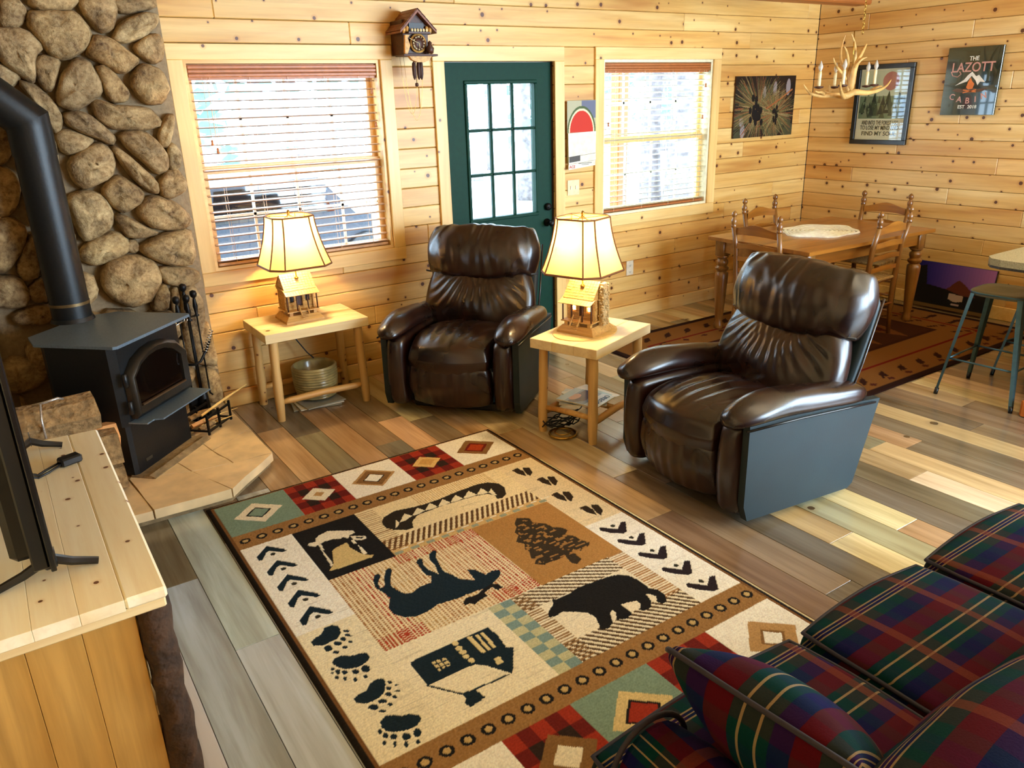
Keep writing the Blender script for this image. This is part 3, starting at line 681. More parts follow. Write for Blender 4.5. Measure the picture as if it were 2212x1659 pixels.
def filler(x0, x1, z0, z1, place=None, n=400, lst=None):
    lst = taken if lst is None else lst
    for _ in range(n):
        cx, cz = q.uniform(x0, x1), q.uniform(z0, z1); rx, rz = q.uniform(.07, .15), q.uniform(.05, .11); a0 = q.uniform(0, 3)
        pl = np.array([(cx+rx*math.cos(a)*(1+.15*math.sin(3*a+a0)), cz+rz*math.sin(a)*(1+.12*math.cos(2*a+a0))) for a in np.linspace(0, 2*math.pi, 10, endpoint=False)])
        if any(np.abs(t.mean(0)-pl.mean(0)).max() < .6 and (np.min(np.hypot(*(t[:, None]-pl[None]).reshape(-1, 2).T)) < .018 or np.hypot(*(t.mean(0)-pl.mean(0))) < min(np.ptp(t, 0).min(), .2)/2+min(rx, rz)) for t in lst): continue
        if pl[:, 0].min() < x0-.03 or pl[:, 0].max() > x1+.02 or pl[:, 1].min() < .02 or pl[:, 1].max() > ZC-.02: continue
        lst.append(pl); stone_obj(pl, len(lst)+100, place)
filler(XL+.12, -.22, .08, ZC-.02, n=900)
lst2 = []
filler(-1.45, -.13, .08, ZC-.05, place=lambda v: (XL+.06-v[1], v[0], v[2]), n=260, lst=lst2)
# ------------------------------------------------------------------ hearth
HZ = .075
he = empty('hearth', (-.9, -.65, 0), kind='structure'); he['kind'] = 'structure'
HP = [(XL, -1.30), (-.505, -1.315), (-.215, -1.02), (-.22, -.02), (XL, -.02)]
MB().prism([(x+.9, y+.65) for x, y in [(XL+.01, -1.29), (-.51, -1.30), (-.23, -1.015), (-.235, -.1), (XL+.01, -.1)]], 0, HZ-.02).build('hearth_core', FLAGE, he)
# flags cut along the joints seen in the photograph
J = dict(a=(XL, -1.31), b=(-1.25, -1.31), c=(-.86, -1.325), d=(-.505, -1.33), e=(-.21, -1.03), f=(-.213, -.62), g=(-.22, -.16), h=(-.22, -.02), i=(-.62, -.02), j=(-1.1, -.02), k=(XL, -.02), l=(XL, -.7),
         m=(-.42, -1.03), n=(-.62, -1.0), o=(-.53, -.40), p=(-.47, -.80), r=(-.9, -.9), s=(-1.2, -.85), t=(-.95, -.4), u=(-.72, -.62), v=(-.36, -.3))
FL = ['abSl'.replace('S', 's'), 'bcrs', 'cdnr', 'demn', 'efpm', 'mpun', 'npur'.replace('p', 'u')[:3]+'r', 'fgvop', 'ghiov', 'pouu', 'ruts', 'utjio', 'tjkls']
def shrink(poly, d):
    p = np.array(poly); c = p.mean(0); n = len(p); out = []
    for k in range(n):
        a, b, e = p[k-1], p[k], p[(k+1) % n]; v1 = (a-b)/max(1e-6, np.hypot(*(a-b))); v2 = (e-b)/max(1e-6, np.hypot(*(e-b))); out.append(tuple(b+(v1+v2)*d*1.0))
    return out
for s in FL:
    ks = []
    for ch_ in s:
        if ch_ not in ks: ks.append(ch_)
    if len(ks) < 3: continue
    pl = shrink([J[k_] for k_ in ks], .004)
    # roughen the outline a little
    out = []
    for k_ in range(len(pl)):
        a, b_ = np.array(pl[k_]), np.array(pl[(k_+1) % len(pl)])
        for t in (0, .33, .66): pt = a+(b_-a)*t; out.append((pt[0]+.9+q.uniform(-.004, .004)*(t > 0), pt[1]+.65+q.uniform(-.004, .004)*(t > 0)))
    MB().prism(out, HZ-.045, HZ+q.uniform(-.002, .002)).build('flagstone', FLAG, he)
# ------------------------------------------------------------------ wood stove (front faces the room diagonally)
SX, SY = -.835, -.585; ST = empty('wood_stove', (SX, SY, HZ), R(45), 'black steel wood stove with arched glass door standing on the stone hearth', 'stove')
zt = .78-HZ
tp = [(-.305, -.275), (-.29, -.29), (.29, -.29), (.305, -.275), (.305, .15), (.2, .27), (-.2, .27), (-.305, .15)]
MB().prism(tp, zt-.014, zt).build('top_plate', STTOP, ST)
MB().prism([(-.27, -.205), (-.24, -.235), (.24, -.235), (.27, -.205), (.27, .13), (.17, .24), (-.17, .24), (-.27, .13)], .28, zt-.014).build('firebox', BLACK, ST)
MB().prism([(-.245, -.2), (-.225, -.215), (.225, -.215), (.245, -.2), (.22, .12), (.15, .2), (-.15, .2), (-.22, .12)], .012, .29).build('pedestal', BLACK, ST)
MB().box((0, -.245, .006), (.5, .13, .012), bev=.004).box((0, -.3, .01), (.5, .035, .008), rot=(R(20), 0, 0)).build('floor_lip', FLAGE, ST)
def arch(w_, z0, z1, rise, n=9): return [(-w_, z0), (w_, z0), (w_, z1)]+[(w_*math.cos(a)*1.0, z1+rise*math.sin(a)) for a in [math.pi*k/n for k in range(1, n)]]+[(-w_, z1)]
A1 = [(-.23, .315), (.23, .315), (.235, .53), (.16, .60), (.08, .63), (0, .64), (-.08, .63), (-.16, .60), (-.235, .53)]
A2 = [(-.185, .365), (.185, .365), (.188, .515), (.13, .565), (.065, .588), (0, .595), (-.065, .588), (-.13, .565), (-.188, .515)]
mb = MB(); n = len(A1); P = []
for ring, yy in ((A1, -.236), (A1, -.268), ([(a[0]*.6+b[0]*.4, a[1]*.6+b[1]*.4) for a, b in zip(A1, A2)], -.285), (A2, -.272), (A2, -.25)): P.append([(x, yy, z) for x, z in ring])
mb.grid(P, wrapv=True); mb.build('door_frame', plain('bronze_black_casting', (46, 40, 32), .4, .5), ST, True, auto=50)
MB().prism(A2, -.262, -.252, 'Y').build('door_glass', STGL, ST)
MB().box((0, -.276, .372), (.36, .012, .008)).build('glass_clip', plain('worn_brass_strip', (110, 84, 56), .4, .6), ST)
for zz in (.38, .52): MB().lathe([(.004, -.035), (.012, -.03), (.012, .03), (.004, .035)], (-.252, -.262, zz), 10).build('hinge', BLACK, ST, True)
MB().prism([(-.25, -.23), (-.245, -.33), (-.19, -.33), (-.175, -.37), (.245, -.37), (.25, -.23)], .295, .302).build('ash_lip', STTOP, ST)
hd = MB().tube([(.225, -.27, .44), (.235, -.31, .44), (.26, -.33, .45), (.30, -.345, .50), (.335, -.355, .545)], [.007]*5, 8).build('door_handle', IRON, ST, True)
sp = MB(); pts = []
for k in range(90):
    t = k/89; a = t*2*math.pi*9; r_ = .013*(1-.45*t)+.002; c = Vector((.29, -.343, .49))*(1-t)+Vector((.36, -.36, .60))*t
    d1 = Vector((0, 1, 0)); d2 = Vector((.85, 0, -.53)); pts.append(tuple(c+d1*math.cos(a)*r_+d2*math.sin(a)*r_))
sp.tube(pts, .0026, 5).build('spring_grip', CHROME, hd, True)
mb = MB().tube([(.27, -.2, .64), (.31, -.21, .645), (.34, -.215, .65)], .004, 6); pts = [(.355+.015*math.cos(a), -.218, .652+.012*math.sin(a)) for a in np.linspace(0, 6.283, 12, endpoint=False)]
mb.tube(pts, .003, 5, closed=True).build('damper_rod', CHROME, ST, True)
MB().box((-.14, -.2165, .06), (.05, .003, .016)).build('name_plate', plain('plate_metal', (90, 84, 70), .4, .7, bmp=0), ST)
# pipe
PX, PY = -.945, -.30
pb = ray(65, 262, 1, PY); ze = pb[2]-.0
SPI = empty('stove_pipe', (PX, PY, .78), label='black sheet-metal stove pipe rising from the stove and bending towards the wall', cat='stove pipe')
mb = MB(); rr = .094; E_ = Vector((0, 0, ze-.78)); e2 = E_+Vector((-.05, .02, .055)); 
mb.tube([(0, 0, .0), (0, 0, ze-.78-.02)], rr, 28).build('lower_section', BLACK, SPI, True, auto=40)
MB().tube([(0, 0, 0), (0, 0, .02)], [rr+.012, rr+.004], 28).build('base_collar', BLACK, SPI, True, auto=40)
MB().tube([(0, 0, .085), (0, 0, .1)], rr+.0025, 28).build('seam_band', plain('worn_pipe_edge', (120, 96, 60), .4, .6), SPI, True, auto=40)
MB().tube([(0, 0, ze-.78-.16), (0, 0, ze-.78-.02)], rr+.004, 28).build('elbow_collar', BLACK, SPI, True, auto=40)
mb = MB(); ez = ze-.78; nn_ = 28; du = Vector((-.72, .05, .69)).normalized(); P = []
for a in np.linspace(0, 2*math.pi, nn_, endpoint=False):
    x_, y_ = (rr+.002)*math.cos(a), (rr+.002)*math.sin(a); P.append((x_, y_, ez-.03))
P2 = [(x_, y_, ez+x_*math.tan(R(23))*1.0) for x_, y_, _ in P]; P3 = [tuple(Vector(p)+du*.95) for p in P2]
mb.grid([P, P2, P3], wrapv=True)
mb.build('elbow_section', BLACK, SPI, True, auto=18)
# fireplace tools
TS = empty('fireplace_tool_stand', (-.375, -.26, HZ-.0), R(40), 'black iron stand holding fire tools at the right end of the hearth', 'tool stand')
MB().lathe([(.09, 0), (.09, .01), (.02, .02), (.008, .03)], n=16).build('base', IRON, TS, True)
MB().tube([(0, 0, .02), (0, 0, .66)], .007, 8).build('post', IRON, TS, True)
MB().tube([(-.09, 0, .60), (0, .012, .605), (.09, 0, .60)], .006, 6).build('hook_bar', IRON, TS, True)
MB().lathe([(.006, .0), (.014, .02), (.010, .06), (.016, .09), (.008, .115), (.006, .12), (.018, .13), (.022, .145), (.018, .16), (.002, .166)], (0, 0, .64), 12).build('finial', IRON, TS, True)
def tool(name, dx, dy, label, end):
    t = empty(name, (-.375+dx, -.26+dy, HZ+.0), R(40), label, 'fire tool', 'hanging fire tools')
    MB().tube([(0, 0, .18), (0, 0, .60)], .0048, 6).build('shaft', IRON, t, True)
    MB().lathe([(.010, 0), (.018, .006), (.008, .014), (.011, .04), (.015, .06), (.009, .10), (.006, .108), (.017, .118), (.021, .133), (.017, .149), (.002, .155)], (0, 0, .595), 12).build('grip', IRON, t, True)
    if end == 'shovel': MB().prism([(-.045, .03), (-.04, .15), (-.012, .19), (.012, .19), (.04, .15), (.045, .03), (0, .015)], -.012, .006, 'Y').build('blade', IRON, t)
    if end == 'brush': MB().lathe([(.03, .02), (.036, .06), (.026, .16), (.012, .19)], n=12).build('bristles', IRON, t, True)
    if end == 'poker': MB().tube([(0, 0, .19), (0, 0, .12), (.02, 0, .10)], .0055, 6).build('hook', IRON, t, True)
tool('fire_shovel', -.055, -.045, 'black fire shovel with ball grip, its blade beside the stove door', 'shovel')
tool('fire_brush', .0, -.04, 'black hearth brush hanging in the middle of the tool stand', 'brush')
tool('fire_poker', .06, .055, 'black fire poker hanging nearest the pine wall', 'poker')
# kindling crate and sticks
kb = empty('kindling_holder', (-.40, -.47, HZ), R(45), 'small dark iron log holder with scrap kindling between stove and tool stand', 'log holder')
mb = MB()
for yy in (-.07, .07): mb.box((0, yy, .03), (.24, .01, .012)).box((0, yy, .11), (.24, .01, .012)).box((-.115, yy, .07), (.012, .01, .12)).box((.115, yy, .07), (.012, .01, .12)).box((0, yy, .07), (.012, .01, .12))
for xx in (-.11, 0, .11): mb.box((xx, 0, .03), (.01, .14, .01))
mb.build('rack_frame', IRON, kb)
for i, (a, b_, c, d, e, f, r_, mt, lab) in enumerate([(-.44, -.50, .17, -.12, -.30, .23, .008, STRAW, 'long bright split kindling stick pointing over the floor by the wall'),
        (-.43, -.48, .13, -.22, -.42, .14, .004, STRAW, 'thin pale kindling twig lying on the holder'),
        (-.42, -.52, .11, -.25, -.47, .12, .004, STRAW, 'short light kindling twig below the longer one'),
        (-.50, -.50, .12, -.33, -.42, .12, .014, BRICKW, 'reddish split piece of kindling in the holder'),
        (-.47, -.55, .11, -.31, -.46, .11, .016, WOODBARK, 'barky dark piece of kindling in the holder'),
        (-.50, -.46, .15, -.36, -.36, .15, .016, WOODBARK, 'uppermost rough dark scrap of wood in the holder')]):
    A, B = Vector((a, b_, c)), Vector((d, e, f)); o = MB().tube([tuple(A), tuple(A.lerp(B, .5)+Vector((0, .004, .002))), tuple(B)], [r_, r_*1.1, r_*.4], 4).build('kindling_stick', mt); tag(o, lab, 'kindling', 'kindling by the stove')
# firewood
def log(p, ln, r_, ang, lab, bark, seed, tilt=0):
    s = random.Random(seed); n = 7; pr_ = [(r_*(s.uniform(.8, 1.12))*math.cos(a), r_*s.uniform(.75, 1.05)*math.sin(a)) for a in [2*math.pi*k/n+.3 for k in range(n)]]
    t = empty('firewood_log', p, R(ang), lab, 'firewood', 'firewood beside the stove'); t.rotation_euler = (0, R(tilt), R(ang))
    P = []
    for i in range(7):
        u = i/6; P.append([(ln*(u-.5), a*(1+.05*noise.noise(Vector((u*4, a*30, seed)))), b*(1+.08*noise.noise(Vector((u*5, b*30, seed+5))))) for a, b in pr_])
    mb = MB().grid(P, wrapv=True); mb.build('log_side', WOODBARK if bark else BRICKW, t)
    for e, u in ((0, -.5), (6, .5)):
        mb = MB().add([(P[e][k][0]+(.001 if e else -.001), P[e][k][1], P[e][k][2]) for k in range(n)], [tuple(range(n))]); mb.build('cut_end', BRICKW, t)
log((-1.12, -1.02, .155), .40, .085, 4, 'lowest split log beside the stove, partly behind the console', True, 3)
log((-1.20, -.86, .15), .38, .08, -4, 'second low split log, nearer the stove body', False, 4)
log((-1.13, -1.05, .315), .42, .09, 2, 'broad grey split log with a pale cut end in the middle of the pile', True, 5)
log((-1.10, -.92, .33), .38, .085, 10, 'reddish split log leaning behind the middle of the pile', False, 6, 4)
log((-1.20, -1.03, .50), .44, .10, 5, 'topmost barky log of the pile with orange split face', True, 8)
MB_ = MB().tube([(-1.22, -1.06, .60), (-1.17, -1.1, .615), (-1.12, -1.09, .62), (-1.10, -1.05, .60)], .006, 6).tube([(-1.19, -1.1, .61), (-1.2, -1.14, .55), (-1.2, -1.155, .47)], .005, 6).build('twisted_wire_cord', plain('silver_wire', (190, 180, 170), .35, .6, var=.4, nscale=200), None, True); tag(MB_, 'silver twisted wire lying over the topmost log', 'wire')
# ------------------------------------------------------------------ console and television
KX0, KX1, KY0, KY1, KZ = -1.60, -1.045, -3.125, -1.94, .745
KC = empty('media_console', (-1.3, -2.53, 0), label='blond pine media console with bark-edged posts along the left wall', cat='console'); iv = (1.3, 2.53, 0)
for i in range(6):
    x0 = KX0+(KX1-KX0)*i/6; x1 = KX0+(KX1-KX0)*(i+1)/6
    o = MB().box(((x0+x1)/2, (KY0+KY1)/2, KZ-.015), (x1-x0-.0006, KY1-KY0, .03), bev=.0008 if i < 5 else .006).build('top_plank', CONT, KC, loc=iv)
MB().box(((KX0+KX1)/2, (KY0+KY1)/2, KZ-.043), (KX1-KX0-.012, KY1-KY0-.012, .026), bev=.004).build('top_edging', TABW, KC, loc=iv)
for yy in (KY0+.055, KY1-.055):
    for i in range(4):
        x0, x1 = KX0+.02, KX1-.075; a = x0+(x1-x0)*i/4; b_ = x0+(x1-x0)*(i+1)/4
        MB().box(((a+b_)/2, yy, (KZ-.056+.06)/2), (b_-a-.001, .022, KZ-.056-.06), bev=.001).build('end_plank', CONS, KC, loc=iv)
def barkpost(x, y, nm='bark_post', parent=KC):
    mb = MB(); P = []
    for i in range(22):
        z = (KZ-.056)*i/21; row = []
        for k in range(14):
            a = 2*math.pi*k/14; r_ = .039+.010*noise.noise(Vector((math.cos(a)*1.6+x*7, math.sin(a)*1.6, z*13)))+.006*noise.noise(Vector((a*5, y, z*40)))
            row.append((x+r_*math.cos(a), y+r_*math.sin(a), z))
        P.append(row)
    mb.grid(P, wrapv=True); mb.f += [tuple(range(13, -1, -1)), tuple(21*14+k for k in range(14))]; mb.m += [0, 0]
    mb.build(nm, BARK, parent, True, loc=iv)
barkpost(KX1-.035, KY0+.055); barkpost(KX1-.035, KY1-.06)
MB().box((KX0+.02, (KY0+KY1)/2, .37), (.02, KY1-KY0-.12, .6)).box(((KX0+KX1)/2, (KY0+KY1)/2, .1), (KX1-KX0-.05, KY1-KY0-.1, .03)).box(((KX0+KX1)/2, (KY0+KY1)/2, .38), (KX1-KX0-.05, KY1-KY0-.1, .03)).build('shelf', TABW, KC, loc=iv)
for i in range(2):
    MB().box((KX1-.06, KY0+.36+i*.46, .37), (.02, .43, .58), bev=.003).build('door', TABW, KC, loc=iv)
TV = empty('television', (-1.262, -2.47, KZ), label='thin black flat-screen television standing on the pine console', cat='television')
MB().box((-.018, 0, .37), (.034, 1.03, .62), bev=.004).build('rear_housing', DARKP, TV)
MB().box((-.045, -.02, .25), (.06, .9, .36), bev=.015).build('electronics_box', DARKP, TV)
MB().box((.006, 0, .37), (.012, 1.045, .635), bev=.002).build('bezel', plain('tv_bezel_gloss', (14, 14, 16), .15, bmp=0), TV)
MB().box((.0128, 0, .376), (.002, 1.02, .6)).build('screen', SCREEN, TV)
for yy in (-.44, .43):
    f = MB().tube([(-.125, yy-.012, .008), (-.06, yy, .022), (0, yy, .05), (.045, yy, .025), (.10, yy-.006, .009)], [.009, .011, .014, .011, .009], 6)
    f.box((0, yy, .05), (.03, .035, .05), bev=.005).build('foot', DARKP, TV, True, auto=40)
pl = empty('cable_plug', (-1.155, -2.21, KZ), R(20), 'small black plug with two leads lying on the console by the screen', 'plug')
MB().box((0, 0, .014), (.065, .04, .026), bev=.005).build('plug_body', DARKP, pl)
for s in (-1, 1): MB().tube([(-.03, s*.008, .012), (-.075, s*.012-.01, .006), (-.13, s*.006-.03, .004)], .0035, 6).build('lead', CORDM, pl, True)
# ------------------------------------------------------------------ log-leg side tables
TZ = .56
def side_table(c, rz, sx, sy, label, hz=TZ):
    t = empty('side_table', (c[0], c[1], 0), rz, label, 'side table', 'log-leg side tables')
    for i in range(3):
        a, b_ = -sy/2+sy*i/3, -sy/2+sy*(i+1)/3
        MB().box((0, (a+b_)/2, hz-.0275), (sx, b_-a-.0008, .055), bev=.002).build('top_board', TABW, t)
    lx, ly = sx/2-.055, sy/2-.055; s_ = random.Random(int(c[0]*100))
    for ix in (-1, 1):
        for iy in (-1, 1):
            P = []; rs = []
            for k in range(7):
                u = k/6; P.append((ix*(lx+.012*(1-u))+s_.uniform(-.002, .002), iy*(ly+.008*(1-u))+s_.uniform(-.002, .002), .0+u*(hz-.055))); rs.append(.027+s_.uniform(-.002, .002)-(.003 if k == 0 else 0))
            MB().tube(P, rs, 9).build('leg', LOGW, t, True, auto=60)
    zr = .115
    for iy in (-1, 1):
        MB().tube([(-lx, iy*ly, zr), (-lx*.8, iy*ly, zr+.002), (0, iy*ly+.003, zr+.006), (lx*.8, iy*ly, zr), (lx, iy*ly, zr)], [.014, .02, .022, .02, .014], 7).build('stretcher', LOGX, t, True)
    if rz: 
        MB().tube([(0, -ly, zr+.01), (.01, 0, zr+.012), (0, ly, zr+.01)], [.016, .019, .016], 7).build('stretcher', LOGX, t, True)
        MB().tube([(-lx, -ly, zr+.03), (-lx, 0, zr+.034), (-lx, ly, zr+.03)], [.014, .018, .014], 7).build('stretcher', LOGX, t, True)
    return t
T1C = (.302, -.262); T2C = (1.492, -1.605); T2R = R(19.2)
side_table(T1C, 0, .645, .45, 'pine side table with log legs between the chimney and the rear recliner')
side_table(T2C, T2R, .60, .43, 'pine side table with log legs standing between the two leather recliners')
# ------------------------------------------------------------------ cabin lamps
def cabin_lamp(c, z, rz, label, chimney, lit):
    t = empty('cabin_lamp', (c[0], c[1], z), rz, label, 'lamp', 'log cabin table lamps')
    W_ = wood('miniature_wood', (226, 182, 108), (206, 156, 84), (146, 94, 42), knots=0, streak=.6, grain=60)
    hx, hy = .118, .112
    MB().prism([(-hx, -hy), (hx, -hy), (hx, hy), (-hx, hy)], 0, .012).add([(-hx, -hy, .012), (hx, -hy, .012), (hx, hy, .012), (-hx, hy, .012), (-.095, -.09, .042), (.095, -.09, .042), (.095, .09, .042), (-.095, .09, .042)],
        [(0, 1, 5, 4), (1, 2, 6, 5), (2, 3, 7, 6), (3, 0, 4, 7), (4, 5, 6, 7)]).build('plinth', W_, t)
    mb = MB()
    for x in (-.075, 0, .075):
        for y in (-.075, .03): mb.box((x, y, .052), (.02, .02, .022))
    mb.build('pier', W_, t)
    MB().box((0, -.005, .067), (.20, .185, .006)).build('porch_floor', W_, t)
    # log walls: courses of little logs
    x0, x1, y0, y1, zb, zt_ = -.082, .082, -.04, .082, .07, .185
    mb = MB(); nlog = 13
    for i in range(nlog):
        zz = zb+(zt_-zb)*(i+.5)/nlog; r_ = (zt_-zb)/nlog*.56
        for xx in (x0, x1): mb.tube([(xx, y0-.012, zz), (xx, y1+.01, zz)], r_, 6)
        mb.tube([(x0-.01, y1, zz), (x1+.01, y1, zz)], r_, 6)
        if 2 <= i <= 12:
            for a, b_ in ((x0-.01, -.062), (-.035, -.016), (.016, .035), (.062, x1+.01)) if 5 <= i <= 9 else ((x0-.01, -.016), (.016, x1+.01)): mb.tube([(a, y0, zz), (b_, y0, zz)], r_, 6)
        else: mb.tube([(x0-.01, y0, zz), (x1+.01, y0, zz)], r_, 6)
    mb.build('log_wall', W_, t)
    MB().box((0, -.036, .12), (.03, .003, .095)).build('cabin_door', CLKB, t)
    for x in (-.049, .049): MB().box((x, -.034, .137), (.024, .003, .036)).box((x, -.043, .137), (.003, .003, .036)).box((x, -.043, .137), (.024, .003, .003)).build('cabin_window', LITWIN if lit else plain('dark_pane', (30, 16, 10), .3, bmp=0), t)
    for x in (-.092, -.034, .034, .092): MB().tube([(x, -.088, .07), (x, -.088, .176)], .0045, 8).build('porch_post', CLKB, t, True)
    mb = MB()
    for k in range(5): mb.box((0, -.098-.006*k*1.0, .062-.008*k), (.036, .012, .003))
    mb.build('step', W_, t)
    for x in (-.024, .024): MB().prism([(-.09, .104), (-.084, .104), (-.122, .05), (-.13, .05)], x-.003, x+.003, 'X').build('stair_rail', W_, t)
    # shingle roof
    ap = .285
    mb = MB()
    for side in (-1, 1):
        e_ = .075 if side < 0 else .105
        for r_ in range(7):
            u0, u1 = r_/7, (r_+1.25)/7
            nsh = 11
            for j in range(nsh):
                xa = -.098+.196*j/nsh; xb = xa+.196/nsh-.001; jj = rnd.uniform(-.003, .003)
                ya, za = side*e_*u0*1.0, ap-(ap-.195)*u0; yb, zb_ = side*e_*min(1.06, u1), ap-(ap-.195)*min(1.06, u1)+jj*.4
                nz = .0035
                mb.add([(xa, ya, za+.001), (xb, ya, za+.001), (xb, yb, zb_+nz), (xa, yb, zb_+nz), (xa, yb, zb_), (xb, yb, zb_)], [(0, 1, 2, 3), (3, 2, 5, 4)])
    mb.build('shingle_roof', W_, t, fix=False)
    mb = MB()
    for j in range(12):
        xa = -.105+.21*j/12; mb.add([(xa, -.06, .200), (xa+.0165, -.06, .200), (xa+.0165, -.118, .172), (xa, -.118, .172), (xa, -.118, .169), (xa+.0165, -.118, .169)], [(0, 1, 2, 3), (3, 2, 5, 4)])
    mb.build('porch_roof', W_, t, fix=False)
    for xx in (-.088, .088): MB().prism([(-.07, .187), (.1, .187), (0.0, .278)], xx-.003, xx+.003, 'X').build('gable', W_, t)
    for i in range(7): MB().tube([(-.0935, -.066+.0075*i*1.3, .19+.012*i), (-.0935, .092-.011*i*1.1, .19+.012*i)], .0042, 6).build('gable_log', W_, t) if i % 1 == 0 else None
    if chimney:
        CH = plain('chimney_pebble', (206, 178, 128), .8, var=.3, nscale=60, bmp=.5); s_ = random.Random(3); mb = MB()
        mb.box((.108, .015, .16), (.03, .05, .235)); 
        ck = mb.build('chimney', CH, t); mb = MB()
        for k in range(150):
            a = s_.random(); zz = s_.uniform(.05, .275); f = s_.choice((0, 0, 1, 2)); r_ = s_.uniform(.0055, .0095)
            c_ = (.124, -.012+.054*a, zz) if f == 0 else (.094+.03*a, -.011, zz) if f == 1 else (.094+.03*a, .041, zz)
            mb.lathe([(.001, -r_*.8), (r_*.8, -r_*.4), (r_, 0), (r_*.8, r_*.4), (.001, r_*.8)], c_, 6)
        o = mb.build('chimney_pebbles', CH, t, True, fix=False); o['kind'] = 'stuff'
    # stem, harp, bulb, shade
    SHB, SHT = .345, .632
    MB().lathe([(.014, ap-.03), (.012, ap-.02), (.0045, ap-.018), (.0045, SHB+.09), (.014, SHB+.092), (.014, SHB+.13), (.002, SHB+.132)], (0, -.03, 0), 12).build('stem', BRASS, t, True)
    MB().lathe([(.012, 0), (.016, .02), (.03, .05), (.033, .075), (.024, .1), (.002, .11)], (0, -.03, SHB+.13), 14).build('bulb', BULB, t, True)
    MB().tube([(-.05*math.sin(a), -.03, SHB+.12+.17*(1-math.cos(a))/2*1.0) for a in np.linspace(0, math.pi, 9)], .002, 5).tube([(.05*math.sin(a), -.03, SHB+.12+.17*(1-math.cos(a))/2) for a in np.linspace(0, math.pi, 9)], .002, 5).build('harp', BRASS, t, True)
    MB().lathe([(.003, -.005), (.012, 0), (.006, .006), (.011, .014), (.009, .024), (.002, .03)], (0, -.03, SHT+.005), 12).build('finial', BRASS, t, True)
    def ringpts(s, zz):
        a, c_ = s, s*.64; return [(-c_, -a, zz), (c_, -a, zz), (a, -c_, zz), (a, c_, zz), (c_, a, zz), (-c_, a, zz), (-a, c_, zz), (-a, -c_, zz)]
    P = []; nz_ = 9
    for i in range(nz_):
        u = i/(nz_-1); s = .122+(.182-.122)*(1-u)**1.6+.006*(1-u); P.append([(x, y-.03, zz) for x, y, zz in ringpts(s, SHB+(SHT-SHB)*u)])
    sh = MB().grid(P, wrapv=True).build('lamp_shade', SHADE, t, False, fix=False)
    for k in range(8): MB().tube([(p_[k][0]*1.004, p_[k][1]*1.004, p_[k][2]) for p_ in P], .0045, 5).build('shade_rib', BIND, sh)
    for row, nm in ((P[0], 'lower_trim'), (P[-1], 'upper_trim')): MB().tube(row, .0065 if row is P[0] else .005, 5, closed=True).build(nm, BIND, sh)
    mb = MB()
    for k in range(0, 8, 2): mb.tube([(0, -.03, SHT-.005), P[-1][k]], .0018, 5)
    mb.build('spider', BRASS, sh)
    l = bpy.data.lights.new('lamp_bulb_light', 'POINT'); l.energy = 50; l.color = (1, .72, .36); l.shadow_soft_size = .035
    lo = bpy.data.objects.new('lamp_bulb_light', l); COL.objects.link(lo); lo.parent = t; lo.location = (0, -.03, SHB+.17)
    return t
cabin_lamp((.278, -.235), TZ, 0, 'lit cabin-shaped lamp with cream shade standing by the large window', False, False)
cabin_lamp((1.463, -1.585), TZ+.006, R(-71), 'lit cabin-shaped lamp with pebble chimney, cream shade, on the table between recliners', True, True)
mt_ = MB().prism([(.21*math.cos(a)*(1+.01*math.sin(5*a)), .17*math.sin(a)) for a in np.linspace(0, 6.283, 40, endpoint=False)], 0, .005).build('round_mat', plain('tan_felt', (226, 190, 120), .9, bmp=.3), None, loc=(1.455, -1.59, TZ), rot=(0, 0, R(20))); tag(mt_, 'oval tan mat under the lamp between the recliners', 'mat')
# things under the tables
vz = MB(); pr_ = [(.09, 0)]
for i in range(12):
    z = .012+i*.017; r_ = .118+.026*math.sin(math.pi*min(1, (i+1.6)/9)*.5); pr_ += [(r_-.009, z), (r_, z+.005), (r_, z+.011), (r_-.009, z+.016)]
pr_ += [(.136, .218), (.128, .220), (.122, .20), (.10, .03), (.002, .02)]
v = vz.lathe(pr_, n=28).build('ribbed_pot', CLAY, None, True, loc=(.33, -.235, .03)); tag(v, 'ribbed olive glazed pot under the table by the window', 'pot')
for i in range(3):
    o = MB().box((0, 0, .004), (.30-.02*i, .22, .007), bev=.001).build('paper_stack', PAPER if i % 2 else plain('grey_paper', (150, 146, 130), .7), None, loc=(.30+.01*i, -.27-.012*i, .001+i*.0085), rot=(0, 0, R(-12+9*i)))
    tag(o, ['lowest grey folded paper lying under the ribbed pot', 'white paper sheet in the middle of the pile under the pot', 'top grey paper directly beneath the ribbed pot'][i], 'paper', 'papers under the ribbed pot')
cr = MB().tube([(.24, -.1, .5), (.27, -.12, .40), (.33, -.13, .30), (.36, -.16, .262)], .004, 6).build('lamp_cord', CORDM, None, True); tag(cr, 'black cord hanging from the table down into the ribbed pot', 'cord')
cr = MB().tube([(1.70, -1.38, .5), (1.72, -1.36, .3), (1.70, -1.35, .16), (1.66, -1.36, .05), (1.56, -1.42, .012), (1.4, -1.5, .02)], .0035, 6).build('lamp_cord', CORDM, None, True); tag(cr, 'thin dark cord hanging behind the table between the recliners', 'cord')
def magazine(c, z, rz, w_, h_, base, label, art):
    cv = Canvas(-w_/2, -h_/2, w_/2, h_/2, .004, base); art(cv, w_, h_)
    t = empty('magazine', (c[0], c[1], z), rz, label, 'magazine', 'magazines under the table'); o = cv.build('cover', vcol('cover_print', .25, coat=.3), t, h0=.0062); MB().box((0, 0, .003), (w_, h_, .006)).build('page_block', PAPER, t); return t
